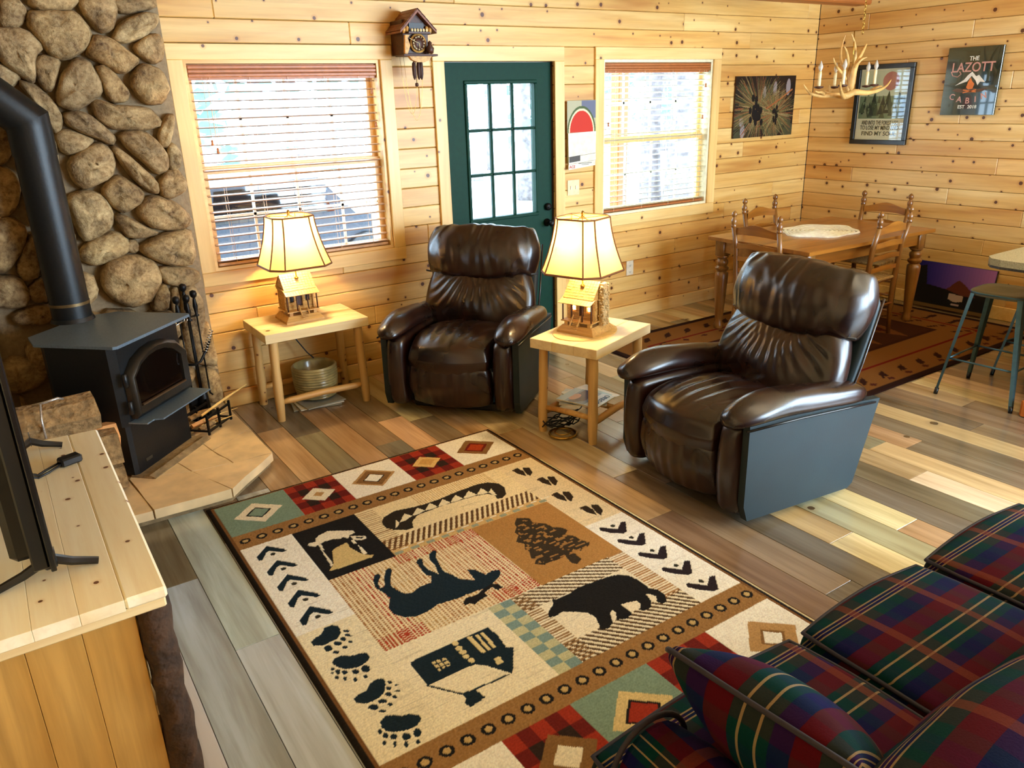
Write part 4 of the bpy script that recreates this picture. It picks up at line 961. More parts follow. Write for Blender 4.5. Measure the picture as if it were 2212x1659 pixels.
def art_or(cv, w_, h_):
    cv.rect(-w_/2, -h_/2, w_/2, h_*.18, (120, 150, 196)); cv.poly([(-w_/2, -h_*.1), (-.05, h_*.08), (0, .02), (.04, h_*.1), (w_/2, -.02), (w_/2, -h_*.22), (-w_/2, -h_*.25)], (52, 64, 120)); cv.ell(.02, -.06, .05, .03, (208, 150, 150)); cv.rect(-w_/2, -h_/2, w_/2, -h_*.3, (168, 198, 226))
mgc = (1.43, -1.62)
magazine((1.47, -1.56), .148, R(38), .21, .27, (196, 206, 222), 'lowest pale blue magazine of the pile on the table rail', lambda c_, a, b_: c_.rect(-a/2, -b_/2, 0, 0, (226, 230, 236)))
magazine((1.44, -1.60), .156, R(48), .21, .27, (226, 230, 238), 'middle white magazine sticking out at the front of the pile', lambda c_, a, b_: c_.rect(-a/2, .02, a/2, .06, (160, 180, 210)))
magazine((1.50, -1.59), .164, R(8), .21, .27, (236, 240, 246), 'white magazine fanned out to the right of the pile', lambda c_, a, b_: c_.rect(-.08, -.1, .08, .02, (150, 190, 220)))
mo = magazine((1.43, -1.63), .172, R(200), .21, .27, (200, 216, 240), 'topmost travel magazine with blue title on the pile', art_or)
lettering('OREGON', .045, plain('blue_ink', (30, 90, 150), .5, bmp=0), mo, Matrix.Translation((0, .095, .0066)))
br = empty('brass_trivet', (1.245, -1.655, 0), label='round brass footed ring on the floor beneath the magazine table', cat='trivet')
MB().tube([(.075*math.cos(a), .075*math.sin(a), .012) for a in np.linspace(0, 6.283, 28, endpoint=False)], .008, 8, closed=True).build('ring', BRASS, br, True)
MB().tube([(.045*math.cos(a), .045*math.sin(a), .022) for a in np.linspace(0, 6.283, 20, endpoint=False)], .004, 6, closed=True).build('inner_ring', BRASS, br, True)
mb = MB(); s_ = random.Random(5)
for k in range(6):
    r_ = .05+.012*k; mb.tube([(1.30+r_*math.cos(a)*1.2+s_.uniform(-.01, .01), -1.57+r_*.7*math.sin(a)+s_.uniform(-.008, .008), .03+.012*k*abs(math.sin(a*1.5+k))) for a in np.linspace(0, 5.6, 16)], .004, 6)
cc = mb.build('cord_coil', CORDM, None, True); tag(cc, 'loose coil of black cord above the brass ring on the floor', 'cord')
# ------------------------------------------------------------------ recliners
def wr(x, z, f=1.0, s=0): return noise.noise(Vector((x*f, z*f, s)))
def make_recliner(loc, rz, label):
    t = empty('recliner', (loc[0], loc[1], 0), rz, label, 'armchair', 'brown leather recliners')
    MB().box((0, .0, .03), (.60, .50, .06), bev=.01).build('base', DARKP, t)
    for s in (-1, 1):
        # side panel
        mb = MB().prism([(-.35, .045), (.29, .03), (.32, .05), (.44, .455), (-.375, .515), (-.375, .12)], s*.395, s*.432, 'X'); mb.build('side_panel', LEATH_DAYLIT, t)
        mb = MB(); P = []
        for i in range(13):       # arm roll, from gathered front to the back
            u = i/12; y = -.455+.86*u; row = []
            rr = [.045, .075, .088, .09, .09, .088, .086, .084, .08, .078, .076, .07, .03][i]
            zc = [.50, .515, .522, .525, .525, .52, .513, .506, .498, .49, .483, .475, .47][i]
            for k in range(20):
                a = 2*math.pi*k/20; g = .0045*math.sin(k*5+i)*(1 if i < 3 else .35)+.005*wr(y*9, a*2, 1, s)
                row.append((s*.365+(rr+g)*1.04*math.cos(a), y, zc+(rr+g)*(.95 if math.sin(a) > 0 else .5)*math.sin(a)))
            P.append(row)
        mb.grid(P, wrapv=True); mb.f += [tuple(range(19, -1, -1)), tuple(240+k for k in range(20))]; mb.m += [0, 0]
        sub(mb.build('arm_roll', LEATH, t, True))
        sb = softbox((.13, .80, .46), (4, 10, 8), .22, lambda u, p: (p[0]+s*.335+.004*wr(p[1]*8, p[2]*8, 1, 2), p[1]-.025+(.0 if u[1] > 0 else -.0), p[2]+.27+.01*0))
        sub(sb.build('inner_arm', LEATH, t, True))
        MB().tube([(s*.44, -.40, .482), (s*.447, -.1, .478), (s*.447, .2, .46), (s*.44, .40, .445)], .005, 6).build('arm_piping', DARKP, t, True)
    # seat with radiating pleats
    def seat(u, p):
        x, y, z = p; front = max(0, -u[1]); top = max(0, u[2])
        pl = .007*math.sin(math.atan2(x, y+.75)*52+2*wr(x, y, 6))*top*(1-abs(u[0])**3)*max(0, 1-abs(u[1]+.0)*1.05)
        y2 = y-.045*(1-u[0]**2)*front
        z2 = z+.03*(1-u[0]**2)*(1-u[1]**2)*top+pl*1.3-(.035*front**3 if u[2] > 0 else 0)-.02*(u[1]+1)/2
        return (x, y2-.12, z2+.375)
    sub(softbox((.545, .62, .235), (34, 26, 6), .32, seat).build('seat_cushion', LEATH, t, True))
    sm = MB().tube([(.262*math.sin(a), -.20-.215*math.cos(a)*1.0, .462-.012*math.cos(a)) for a in np.linspace(-1.25, 1.25, 15)], .0028, 6).build('seat_seam', DARKP, t, True)
    def foot(u, p):
        x, y, z = p; return (x, y-.36-.05*(1-u[0]**2)*(1 if u[1] < 0 else .2)+.03*(u[2] < 0)*abs(u[2])+.004*math.sin(x*90)*(u[1] < 0), z+.205)
    sub(softbox((.54, .11, .27), (26, 4, 8), .3, foot).build('footrest', LEATH, t, True))
    # back
    th = R(20)
    def tilt(x, y, z): return (x, .19+y*math.cos(th)+z*math.sin(th), .42+z*math.cos(th)-y*math.sin(th))
    def lower(u, p):
        x, y, z = p; f = max(0, -u[1]); pl = .010*math.sin(math.atan2(x, z-.27)*38+2*wr(x, z, 8))*f*(1-u[0]**4)*max(0, 1-abs(u[2]-.35)*1.05)
        return tilt(x*(1-.03*u[2]), y-.07*f*(1-u[0]**2)*(1-.6*u[2]**2)+pl*1.2+.02*f*wr(x, z, 5, 4), z+.165)
    sub(softbox((.745, .17, .40), (40, 6, 22), .35, lower).build('lumbar_cushion', LEATH, t, True))
    def upper(u, p):
        x, y, z = p; f = max(0, -u[1]); tpf = max(0, u[2])
        pl = (.008*math.sin(x*62+9*wr(x, z, 5))*(tpf*1.1+.15)+.007*wr(x*2.6, z, 9, 1))*(1 if abs(u[1]) < 1.1 else 0)
        dip = .045*(1-u[0]**2)*(-min(0, u[2]))
        return tilt(x*(1.0-.06*tpf*tpf), y-.085*f*(1-u[0]**4)*(1-.55*u[2]**2)+pl, z+.485-dip+pl*.6)
    sub(softbox((.765, .20, .33), (56, 7, 20), .32, upper).build('head_cushion', LEATH, t, True))
    def shell(u, p):
        x, y, z = p; return tilt(x, y+.105, z+.27)
    sub(softbox((.72, .05, .62), (6, 2, 8), .12, shell).build('back_shell', LEATH_DAYLIT, t, True))
    for s in (-1, 1): MB().tube([tilt(s*.372, .085, -.02), tilt(s*.378, .088, .25), tilt(s*.372, .085, .55)], .006, 6).build('back_piping', LEATH, t, True)
    MB().tube([tilt(-.38, -.02, .345), tilt(-.2, -.075, .315), tilt(0, -.085, .305), tilt(.2, -.075, .315), tilt(.38, -.02, .345)], .006, 6).build('crease_seam', DARKP, t, True)
    return t
r1 = make_recliner((1.64, -2.56), R(-95), 'brown leather recliner in front, turned side-on to the console')
r2 = copy_tree(r1); r2.location = (1.17, -.78, 0); r2.rotation_euler = (0, 0, R(-50)); r2['label'] = 'brown leather recliner in front of the green door between the two lamps'
# ------------------------------------------------------------------ plaid sofa seen from behind
SF = empty('sofa', (.65, -4.35, 0), label='dark tartan plaid sofa with piped cushions at the bottom right', cat='sofa'); iv = (-.65, 4.35, 0)
SEATZ = .497
def cush(x0, x1, y0, y1, zt, h, name, e=.18, puff=.018, nn=(22, 22, 5), rot=None):
    cx, cy_ = (x0+x1)/2, (y0+y1)/2
    mb = softbox((x1-x0, y1-y0, h), nn, e, lambda u, p: (p[0]+cx, p[1]+cy_, p[2]+zt-h/2-.0+.006*wr(p[0], p[1], 5)), puff)
    return mb
def piping(pts, nm='piping', par=None, lc=None): return MB().tube(pts, .0065, 6, closed=True).build(nm, PIPE, par or SF, True, loc=lc)
def seatcush(x0, x1, y0, y1):
    o = sub(cush(x0, x1, y0, y1, SEATZ, .15, 's', e=.2).build('seat_cushion', PLAID, SF, True, loc=iv)); weave(o, lambda c: (c[0], c[1]*1.0+c[2]*.6, 0))
    for zz in (SEATZ-.012, SEATZ-.135):
        uz = .8 if zz > SEATZ-.05 else -.8
        pts = [((x0+x1)/2+p[0]*1.003, (y0+y1)/2+p[1]*1.003, SEATZ-.075+p[2]+.006*wr(p[0], p[1], 5)) for p in softring((x1-x0, y1-y0, .15), .2, uz, 10)]
        MB().tube(pts, .006, 6, closed=True).build('piping', PIPE, o, True)
    return o
seatcush(-.41, .292, -4.46, -3.875); seatcush(.298, .865, -4.46, -3.875); seatcush(.871, 1.48, -4.46, -3.875)
b = cush(-.36, 1.9, -4.86, -3.94, .34, .27, 'b', e=.05, puff=0, nn=(10, 6, 3)).build('base_frame', PLAID, SF, True, loc=iv); weave(b, lambda c: (c[0], c[2]+c[1], 0))
b = cush(-.37, 1.9, -4.93, -4.74, .80, .62, 'b', e=.12, puff=0, nn=(12, 3, 8)).build('back_frame', PLAID, SF, True, loc=iv); weave(b, lambda c: (c[0], c[2], 0))
for (x0, x1) in ((-.33, .30), (.31, .89), (.90, 1.50)):
    h_ = .45; cx = (x0+x1)/2
    mb = softbox((x1-x0, .24, h_), (20, 8, 14), .42, lambda u, p: (p[0]+cx, p[1]-4.49-.035*(p[2]/h_)*2*-1*-1+.03*(u[1] > 0)*(1-u[0]**2)*(1-u[2]**2)+.008*wr(p[0], p[2], 7, 3), p[2]+.475+h_/2-.075))
    o = sub(mb.build('back_cushion', PLAID, SF, True, loc=iv)); weave(o, lambda c: (c[0]+.05, c[2]*1.0-c[1]*.7, 0))
for x0, x1 in ((-.435, -.235),):
    P = []; mb = MB()
    for i in range(10):
        y = -4.02-.82*i/9; row = []
        for k in range(18):
            a = 2*math.pi*k/18; rr = .098 if i else .085
            row.append(((x0+x1)/2+rr*1.02*math.cos(a), y, .545+rr*math.sin(a)*(1.0 if math.sin(a) > 0 else 4.6 if True else 1)))
        P.append(row)
    mb.grid(P, wrapv=True); mb.f += [tuple(range(17, -1, -1)), tuple(9*18+k for k in range(18))]; mb.m += [0, 0]
    o = mb.build('arm', PLAID, SF, True, loc=iv, auto=50); weave(o, lambda c: (c[1]+.1, c[0]*1.3+c[2], 0))
    MB().tube([((x0+x1)/2+.099*math.cos(a), -4.018, .545+.099*math.sin(a)) for a in np.linspace(-.2, math.pi+.2, 16)], .0065, 6).build('arm_piping', PIPE, SF, True, loc=iv)
for xx in (-.3, .75, 1.8): 
    for yy in (-4.0, -4.8): MB().lathe([(.02, 0), (.028, .03), (.03, .08)], (xx, yy, 0), 10).build('foot', HONEYZ, SF, True, loc=iv)
# throw pillow: leans on the arm, seen from behind
def pil(u, p):
    x, y, z = p; e_ = (1-u[0]**2)*(1-u[1]**2); pin = 1-.06*(abs(u[0])**3*(1-abs(u[1]))+abs(u[1])**3*(1-abs(u[0])))
    return (x*pin, y*pin, z*(.25+1.1*e_**.55)+.004*wr(x, y, 8))
TP = empty('throw_pillow', (-.105, -4.21, .70), label='square plaid throw pillow leaning on the sofa arm, dark side towards the camera', cat='pillow')
TP.rotation_euler = (0, R(50), R(5)); TP.location = (-.165, -4.21, .655)
o = sub(softbox((.41, .40, .15), (18, 18, 4), .12, pil).build('pillow_body', PLAID, TP, True)); weave(o, lambda c: (c[0]+.02, c[1]+.13, 0))
pp = []
for k, (a, b_) in enumerate(((-1, -1), (1, -1), (1, 1), (-1, 1))):
    a2, b2_ = ((1, -1), (1, 1), (-1, 1), (-1, -1))[k]
    for u in np.linspace(.03, .97, 8):
        x, y = a+(a2-a)*u, b_+(b2_-b_)*u; pn = 1-.06*(1-min(abs(x), abs(y))); pp.append((x*.203*pn, y*.198*pn, 0))
MB().tube(pp, .006, 6, closed=True).build('pillow_piping', PIPE, TP, True)
# ------------------------------------------------------------------ lodge rug, woven picture by picture
def fA(s): return [onfloor(x/2.1856+440, y/2.1856+900, .012) for x, y in s]
def fB(s): return [onfloor(x/2.518+1040, y/2.518+1000, .012) for x, y in s]
def fC(s): return [onfloor(x/4.254+640, y/4.254+1080, .012) for x, y in s]
def fD(s): return [onfloor(x/4.254+640, y/4.254+1330, .012) for x, y in s]
def fE(s): return [onfloor(x/3.525+500, y/3.525+1160, .012) for x, y in s]
def pp_(t): return [tuple(float(c) for c in p.split(',')) for p in t.split()]
CRE, CR2, DKB, DK2, TAN, BRN, GLD, TEAL, RED, DRD, MOS = (238, 228, 204), (248, 242, 230), (30, 28, 28), (26, 40, 50), (184, 144, 94), (134, 98, 58), (206, 160, 92), (128, 152, 136), (158, 52, 34), (108, 32, 26), (52, 50, 40)
RX0, RX1, RY0, RY1 = -.642, .948, -3.688, -1.330
rg = Canvas(RX0, RY0, RX1, RY1, .0042, CRE)
rg.C[:] = lin((34, 28, 24)); rg.rect(-.622, RY0+.02, .928, RY1-.02, (120, 82, 46)); rg.rect(-.611, -3.665, .915, -1.356, CRE)
TX = [-.611, -.277, -.018, .306, .587, .915]
def dia(x, y, a, b_, c): rg.poly([(x-a, y), (x, y+b_), (x+a, y), (x, y-b_)], c)
def plaidtile(x0, y0, x1, y1):
    rg.rect(x0, y0, x1, y1, DRD); n = 5
    for i in range(n):
        for j in range(n):
            a, b_ = x0+(x1-x0)*i/n, y0+(y1-y0)*j/n
            if i % 2 == 0 and j % 2 == 0: rg.rect(a, b_, a+(x1-x0)/n, b_+(y1-y0)/n, RED)
            if i % 2 and j % 2: rg.rect(a, b_, a+(x1-x0)/n, b_+(y1-y0)/n, (50, 36, 30))
def tile(i, y0, y1, kind):
    x0, x1 = TX[i], TX[i+1]; x, y = (x0+x1)/2, (y0+y1)/2
    if kind[0] == 'P': plaidtile(x0, y0, x1, y1)
    else: rg.rect(x0, y0, x1, y1, {'T': TEAL, 'C': CR2}[kind[0]])
    for (a, c) in kind[1]: dia(x, y, a, a*.93, c)
yt = (-1.672, -1.356)
for i, k in enumerate([('T', [(.115, CRE), (.062, DKB), (.05, TEAL)]), ('P', [(.085, CRE), (.03, TAN)]), ('C', [(.12, TAN), (.10, BRN), (.06, DKB), (.052, CR2)]), ('P', [(.085, (224, 186, 120)), (.05, GLD)]), ('C', [(.12, BRN), (.075, DRD), (.055, (168, 64, 30))])]): tile(i, yt[0], yt[1], k)
yb = (-3.665, -3.347)
for i, k in enumerate([('C', [(.12, TAN), (.06, DKB), (.05, CR2)]), ('P', [(.11, BRN), (.055, CRE)]), ('T', [(.125, (220, 196, 140)), (.075, DKB), (.062, RED)]), ('P', [(.10, CRE), (.04, TAN)]), ('C', [(.12, TAN), (.06, BRN), (.045, CR2)])]): tile(i, yb[0], yb[1], k)
for y0, y1 in ((-1.802, -1.672), (-3.347, -3.219)):
    rg.rect(-.611, y0, .915, y1, (158, 118, 72)); yc = (y0+y1)/2; k = 0
    x = -.57
    while x < .90:
        for rr, c in ((.024, DKB), (.0125, (196, 166, 112))): rg.ell(x, yc, rr, rr*.95, c)
        x += .0724
# fields
rg.rect(-.611, -2.515, -.385, -1.802, CR2); rg.rect(-.611, -3.219, -.385, -2.515, (240, 228, 196))
rg.rect(.70, -2.53, .915, -1.802, (234, 214, 176)); rg.rect(.70, -3.219, .915, -2.53, CR2)
rg.rect(-.385, -2.245, -.085, -1.802, DKB); rg.rect(-.385, -2.775, .283, -2.245, (238, 220, 182)); rg.rect(-.085, -2.2, .70, -1.802, (240, 220, 176))
rg.rect(.283, -2.78, .70, -2.245, (178, 130, 72)); rg.rect(.135, -3.219, .70, -2.78, (242, 230, 204)); rg.rect(-.385, -3.219, .037, -2.775, (244, 232, 202))
# hatched grounds
def hatch(x0, y0, x1, y1, c, per=.026, ang=0, duty=.45, clip=None):
    m_ = rg.rect(x0, y0, x1, y1, None); ph = (rg.X*math.cos(ang)+rg.Y*math.sin(ang))/per
    m_ &= (ph % 1) < duty
    if clip is not None: m_ &= clip
    if ang == 0: m_ &= ((rg.Y/.013+.5*np.floor((rg.X)/per)) % 1) < .72
    rg.C[m_] = lin(c)
for x0, x1, c in ((-.385, -.30, (170, 120, 76)), (-.30, -.22, (176, 72, 50)), (-.22, -.12, (190, 150, 96)), (-.12, -.02, (178, 130, 84)), (-.02, .06, (196, 156, 104)), (.06, .18, (188, 132, 88)), (.18, .283, (178, 74, 50))):
    hatch(x0, -2.775, x1, -2.245, c, .016, 0, .5)
hatch(-.385, -2.775, .283, -2.70, (178, 66, 44), .014, 0, .55, (rg.X < -.2) | (rg.X > .1)); hatch(-.1, -2.31, .283, -2.245, (178, 66, 44), .014, 0, .55)
hatch(-.085, -2.2, .69, -2.10, (96, 66, 38), .024, R(-30), .5); hatch(-.085, -2.2, .0, -1.81, (140, 100, 60), .016, R(90), .3); hatch(.2, -1.95, .62, -1.81, (196, 150, 84), .012, 0, .35)
rg.rect(-.085, -2.245, .69, -2.2, (212, 176, 118)); k = 0
x = -.08
while x < .69: rg.rect(x, -2.24, x+.035, -2.218, (150, 158, 138)); rg.rect(x+.035, -2.214, x+.07, -2.205, (238, 230, 210)); x += .075
hatch(.135, -3.219, .70, -3.11, (88, 66, 44), .022, R(40), .5); hatch(.135, -2.88, .62, -2.78, (96, 74, 48), .022, R(55), .5); hatch(.135, -3.219, .20, -2.78, (150, 116, 78), .014, R(90), .45); hatch(.62, -3.12, .70, -2.78, (176, 130, 84), .014, R(90), .45)
for i in range(11):
    for j in range(2):
        rg.rect(.037+.049*j, -3.219+.0402*i, .037+.049*(j+1), -3.219+.0402*(i+1), (126, 152, 150) if (i+j) % 2 else (196, 194, 156))
# cream weft streaks
sd = np.random.RandomState(4); 
for _ in range(360):
    x = sd.uniform(-.6, .85); y = sd.uniform(-3.2, -1.82); ln = sd.uniform(.03, .12)
    m_ = rg.rect(x, y, x+ln, y+.0045, None) & (rg.C.sum(2) > 1.15); rg.C[m_] = rg.C[m_]*.86
# canoe
rg.poly(fA(pp_('840,500 850,475 900,445 1000,425 1100,395 1180,360 1290,320 1340,310 1390,315 1420,335 1428,365 1410,385 1385,388 1375,372 1340,365 1280,375 1180,405 1090,435 1010,465 985,495 990,525 960,535 900,535 860,525')), (46, 38, 30))
bl = [(905, 528), (925, 500), (985, 468), (1045, 443), (1105, 425), (1165, 405), (1225, 386), (1290, 368), (1345, 358), (1385, 372)]
for a, b_ in zip(bl[:-1], bl[1:]): rg.poly(fA([a, ((a[0]+b_[0])/2-8, (a[1]+b_[1])/2-26), b_, ((a[0]+b_[0])/2, (a[1]+b_[1])/2+4)]), (240, 226, 190))
# moose, cabin, bear, tree, lantern
rg.poly(fC(pp_('850,622 880,640 865,720 870,790 930,830 1000,860 1060,855 1130,800 1200,770 1240,760 1240,700 1190,690 1150,640 1100,570 1130,535 1160,545 1165,590 1210,640 1280,665 1310,690 1280,610 1220,540 1220,500 1260,460 1290,470 1280,520 1330,620 1360,660 1440,690 1500,725 1600,735 1640,735 1600,680 1570,640 1640,640 1740,685 1800,650 1860,640 1880,665 1860,710 1790,780 1740,810 1640,840 1560,870 1480,905 1400,930 1300,960 1200,1030 1100,1070 1000,1080 900,1050 850,990 860,900 800,850 730,810 705,740 720,690 760,675 775,700 750,760 770,810 815,790 805,720 820,650')), DK2)
rg.poly(fC(pp_('1700,830 1660,870 1560,900 1535,940 1550,970 1600,950 1640,960 1690,920 1760,880 1730,850 1800,800 1850,830 1900,800 1850,770 1790,770')), DKB)
rg.poly(fD(pp_('1045,430 1120,390 1380,270 1700,130 1760,105 1850,180 1930,290 1995,290 1995,480 1980,530 1880,500 1750,460 1640,450 1560,480 1400,550 1215,640 1160,590 1120,530 1070,480')), DK2)
for s_ in ('1240,425 1370,385 1420,450 1310,510', '1570,200 1610,185 1740,330 1700,345', '1640,180 1665,170 1790,310 1765,325', '1690,160 1720,150 1840,285 1810,300', '1810,395 1870,375 1910,425 1850,450'): rg.poly(fD(pp_(s_)), (226, 206, 152))
for a, b_ in ((1460, 255), (1495, 300), (1530, 335), (1560, 375), (1610, 410)): rg.poly(fD([(a+34*math.cos(t), b_+22*math.sin(t)) for t in np.linspace(0, 6.28, 9)]), (226, 206, 152))
for a, b_ in (((1280, 412), (1345, 500)), ((1325, 398), (1385, 480)), ((1250, 455), (1390, 408)), ((1280, 490), (1410, 440))):
    p_, q_ = fD([a, b_]); rg.line(p_, q_, .006, DK2)
for a, b_ in (((1200, 640), (1530, 722)), ((1965, 535), (1560, 712))):
    p_, q_ = fD([a, b_]); rg.line(p_, q_, .0075, DK2)
rg.poly(fD(pp_('1520,710 1580,690 1650,680 1740,750 1680,790 1600,840 1545,800 1560,760')), DK2)
rg.poly(fB(pp_('360,820 370,800 390,770 385,740 410,740 480,710 520,680 600,650 680,620 740,608 800,612 860,640 910,680 960,690 1000,720 1008,755 985,765 955,755 950,725 920,715 890,710 925,750 920,785 880,805 860,800 865,765 840,750 790,760 760,770 815,810 815,830 780,850 735,850 730,810 710,800 700,820 715,870 690,900 645,905 640,880 620,840 580,815 500,810 440,810 400,835 370,840')), DKB)
rg.poly(fB(pp_('180,330 190,300 260,300 280,325 350,330 390,350 430,350 470,365 455,390 500,395 540,420 590,430 580,455 550,460 545,478 500,468 490,480 545,520 520,550 490,545 455,505 430,520 370,540 340,555 290,550 300,520 270,520 260,480 235,470 235,440 190,430 200,390 180,380 190,350')), (60, 48, 34))
tm = rg.mask(fB(pp_('180,330 190,300 280,320 590,430 580,460 430,520 290,550 235,470')))
nz = np.array([[noise.noise(Vector((x*34, y*70, 0))) for x in rg.xs[::2]] for y in rg.ys[::2]]); nz = np.repeat(np.repeat(nz, 2, 0), 2, 1)[:rg.ny, :rg.nx]
rg.C[tm & (nz > .2)] = lin((168, 122, 68))
for s_, c in (('200,330 290,285 520,280 540,300 490,325 480,350 330,360 250,385 230,400 170,430 110,420 110,400 180,385 175,360', CRE), ('490,330 640,330 645,355 600,370 530,365', CRE), ('550,338 620,340 600,356 545,352', DKB), ('200,410 225,405 345,600 320,610', CRE), ('500,370 530,365 650,490 620,500', CRE),
               ('340,600 330,470 360,440 460,390 500,440 570,480 620,500 710,505 700,525 560,570 330,650 305,650', (214, 188, 130)), ('240,460 330,470 345,590 300,540', DKB), ('470,400 560,400 600,480 560,470 500,440', DKB)): rg.poly(fC(pp_(s_)), c)
for a, b_, w_, h_ in ((285, 420, 30, 18), (360, 397, 32, 22), (435, 370, 30, 30)): rg.poly(fC([(a+w_*math.cos(t), b_+h_*math.sin(t)) for t in np.linspace(0, 6.28, 10)]), DKB)
# chevron tracks
cv1 = np.array(fE(pp_('190,155 270,68 400,90 420,105 390,115 290,105 265,120 235,180 205,180'))); d1 = np.array(fE([(315, 130)]))[0]
pk = np.array(fE([(270, 68), (350, 175), (430, 282), (510, 400), (600, 525)]))
for k in range(5):
    o_ = np.array([0, pk[k][1]-pk[0][1]]); rg.poly(cv1+o_, DK2); rg.ell(d1[0], d1[1]+o_[1], .011, .012, MOS)
cv2 = np.array(fB(pp_('640,355 650,350 740,360 758,322 785,318 790,375 770,385 700,380 645,368'))); d2 = np.array(fB([(715, 342)]))[0]; pk = np.array(fB([(785, 318), (885, 380), (1000, 450), (1130, 530), (1270, 612)]))
for k in range(5):
    o_ = np.array([0, pk[k][1]-pk[0][1]]); rg.poly(cv2+o_, (44, 34, 38)); rg.ell(d2[0], d2[1]+o_[1], .011, .011, MOS)
# deer tracks
A_ = np.array(fB(pp_('165,40 195,28 230,45 245,72 200,60'))); B_ = np.array(fB(pp_('225,25 260,25 278,50 265,72 245,60 225,35'))); cc_ = np.array(fB([(222, 48), (358, 98), (440, 182), (598, 255)]))
for k in range(4):
    o_ = cc_[k]-cc_[0]; rg.poly(A_+o_, (50, 38, 28)); rg.poly(B_+o_, (50, 38, 28)); rg.ell(cc_[k][0]-.03, cc_[k][1]+.035, .008, .006, (90, 66, 44))
# bear paws
paws = [('130,245 180,200 230,170 260,110 330,85 390,95 410,150 380,210 320,240 240,275 160,275', [(295, 300, 42, 30), (380, 255, 42, 20), (430, 214, 30, 18), (470, 178, 26, 14), (365, 335, 30, 16), (450, 290, 26, 16), (500, 240, 24, 12), (490, 186, 22, 8), (460, 140, 30, 12)]),
        ('325,430 360,385 420,365 500,370 590,345 650,340 680,380 650,420 600,460 520,485 440,490 370,470', [(335, 490, 18, 16), (380, 515, 24, 26), (445, 520, 30, 22), (545, 515, 36, 24), (635, 487, 44, 34), (330, 525, 14, 12), (372, 568, 18, 16), (445, 578, 20, 18), (545, 588, 20, 22), (635, 560, 22, 18)]),
        ('530,760 560,730 640,690 680,620 740,580 800,575 820,620 815,690 780,740 700,790 620,810 545,800', [(710, 840, 50, 28), (790, 785, 45, 22), (845, 720, 35, 20), (850, 665, 28, 16), (860, 612, 26, 16), (790, 875, 35, 14), (865, 815, 28, 16), (905, 745, 24, 15), (930, 690, 28, 10), (920, 638, 22, 9)]),
        ('770,970 820,920 900,910 960,920 1050,900 1120,910 1150,950 1110,1010 1020,1050 920,1070 820,1060 780,1020', [(770, 1065, 22, 26), (820, 1100, 28, 26), (895, 1112, 35, 28), (1010, 1110, 42, 34), (1112, 1075, 38, 40), (810, 1165, 22, 24), (905, 1180, 16, 32), (1010, 1180, 20, 34), (1120, 1160, 22, 25)])]
for s_, el in paws:
    rg.poly(fD(pp_(s_)), DK2)
    for a, b_, w_, h_ in el: rg.poly(fD([(a+w_*math.cos(t), b_+h_*math.sin(t)) for t in np.linspace(0, 6.28, 10)]), DK2)
rs = np.random.RandomState(3); ns = rs.rand(rg.ny, rg.nx)
yarn = .5+.5*np.sin(rg.Y*2*math.pi/.011+1.2*np.sin(rg.X*60))
rg.C *= (1+(.30*(ns-.5)+.10*(yarn-.5)))[..., None]; rg.C = np.clip(rg.C, 0, 1)
rg.H = .0016*(ns-.5)+.0012*(rg.C.sum(2) > .6)+.0008*yarn
edge = np.minimum.reduce([rg.X-RX0, RX1-rg.X, rg.Y-RY0, RY1-rg.Y]); rg.H -= .006*np.clip(1-edge/.02, 0, 1)**2
RUGM = vcol('wool_rug', .95, bmp=.5, spec=.1, nscale=900)
RU = empty('area_rug', (0, 0, 0), label='large lodge rug with bear, moose, canoe and cabin pictures', cat='rug')
rg.build('pile', RUGM, RU, h0=.011, thick=.010)
# ------------------------------------------------------------------ dining corner
DX0, DX1, DY0, DY1, DZ = 3.445, 4.965, -1.60, -.655, .75
DT = empty('dining_table', ((DX0+DX1)/2, (DY0+DY1)/2, 0), R(-1.2), 'honey-brown wooden dining table with turned legs in the corner', 'table')
hx, hy = (DX1-DX0)/2, (DY1-DY0)/2
for i in range(7):
    a, b_ = -hy+2*hy*i/7, -hy+2*hy*(i+1)/7; MB().box((0, (a+b_)/2, DZ-.014), (2*hx, b_-a-.0006, .028), bev=.0012).build('top_plank', HONEY, DT)
MB().box((0, -hy+.07, DZ-.075), (2*hx-.16, .02, .095)).box((0, hy-.07, DZ-.075), (2*hx-.16, .02, .095)).box((-hx+.07, 0, DZ-.075), (.02, 2*hy-.16, .095)).box((hx-.07, 0, DZ-.075), (.02, 2*hy-.16, .095)).build('apron', HONEY, DT)
LP = [(r_*1.22, z_) for r_, z_ in [(.022, 0), (.028, .01), (.03, .04), (.02, .07), (.026, .1), (.034, .25), (.042, .42), (.042, .46), (.03, .475), (.043, .49), (.045, .505), (.03, .52), (.038, .54), (.038, .56), (.026, .575), (.04, .59), (.04, .60)]]
for sx in (-1, 1):
    for sy in (-1, 1):
        l = MB().lathe(LP, (sx*(hx-.085), sy*(hy-.085), 0), 14); l.box((sx*(hx-.085), sy*(hy-.085), .66), (.085, .085, .125), bev=.004); l.build('leg', HONEYZ, DT, True, auto=45)
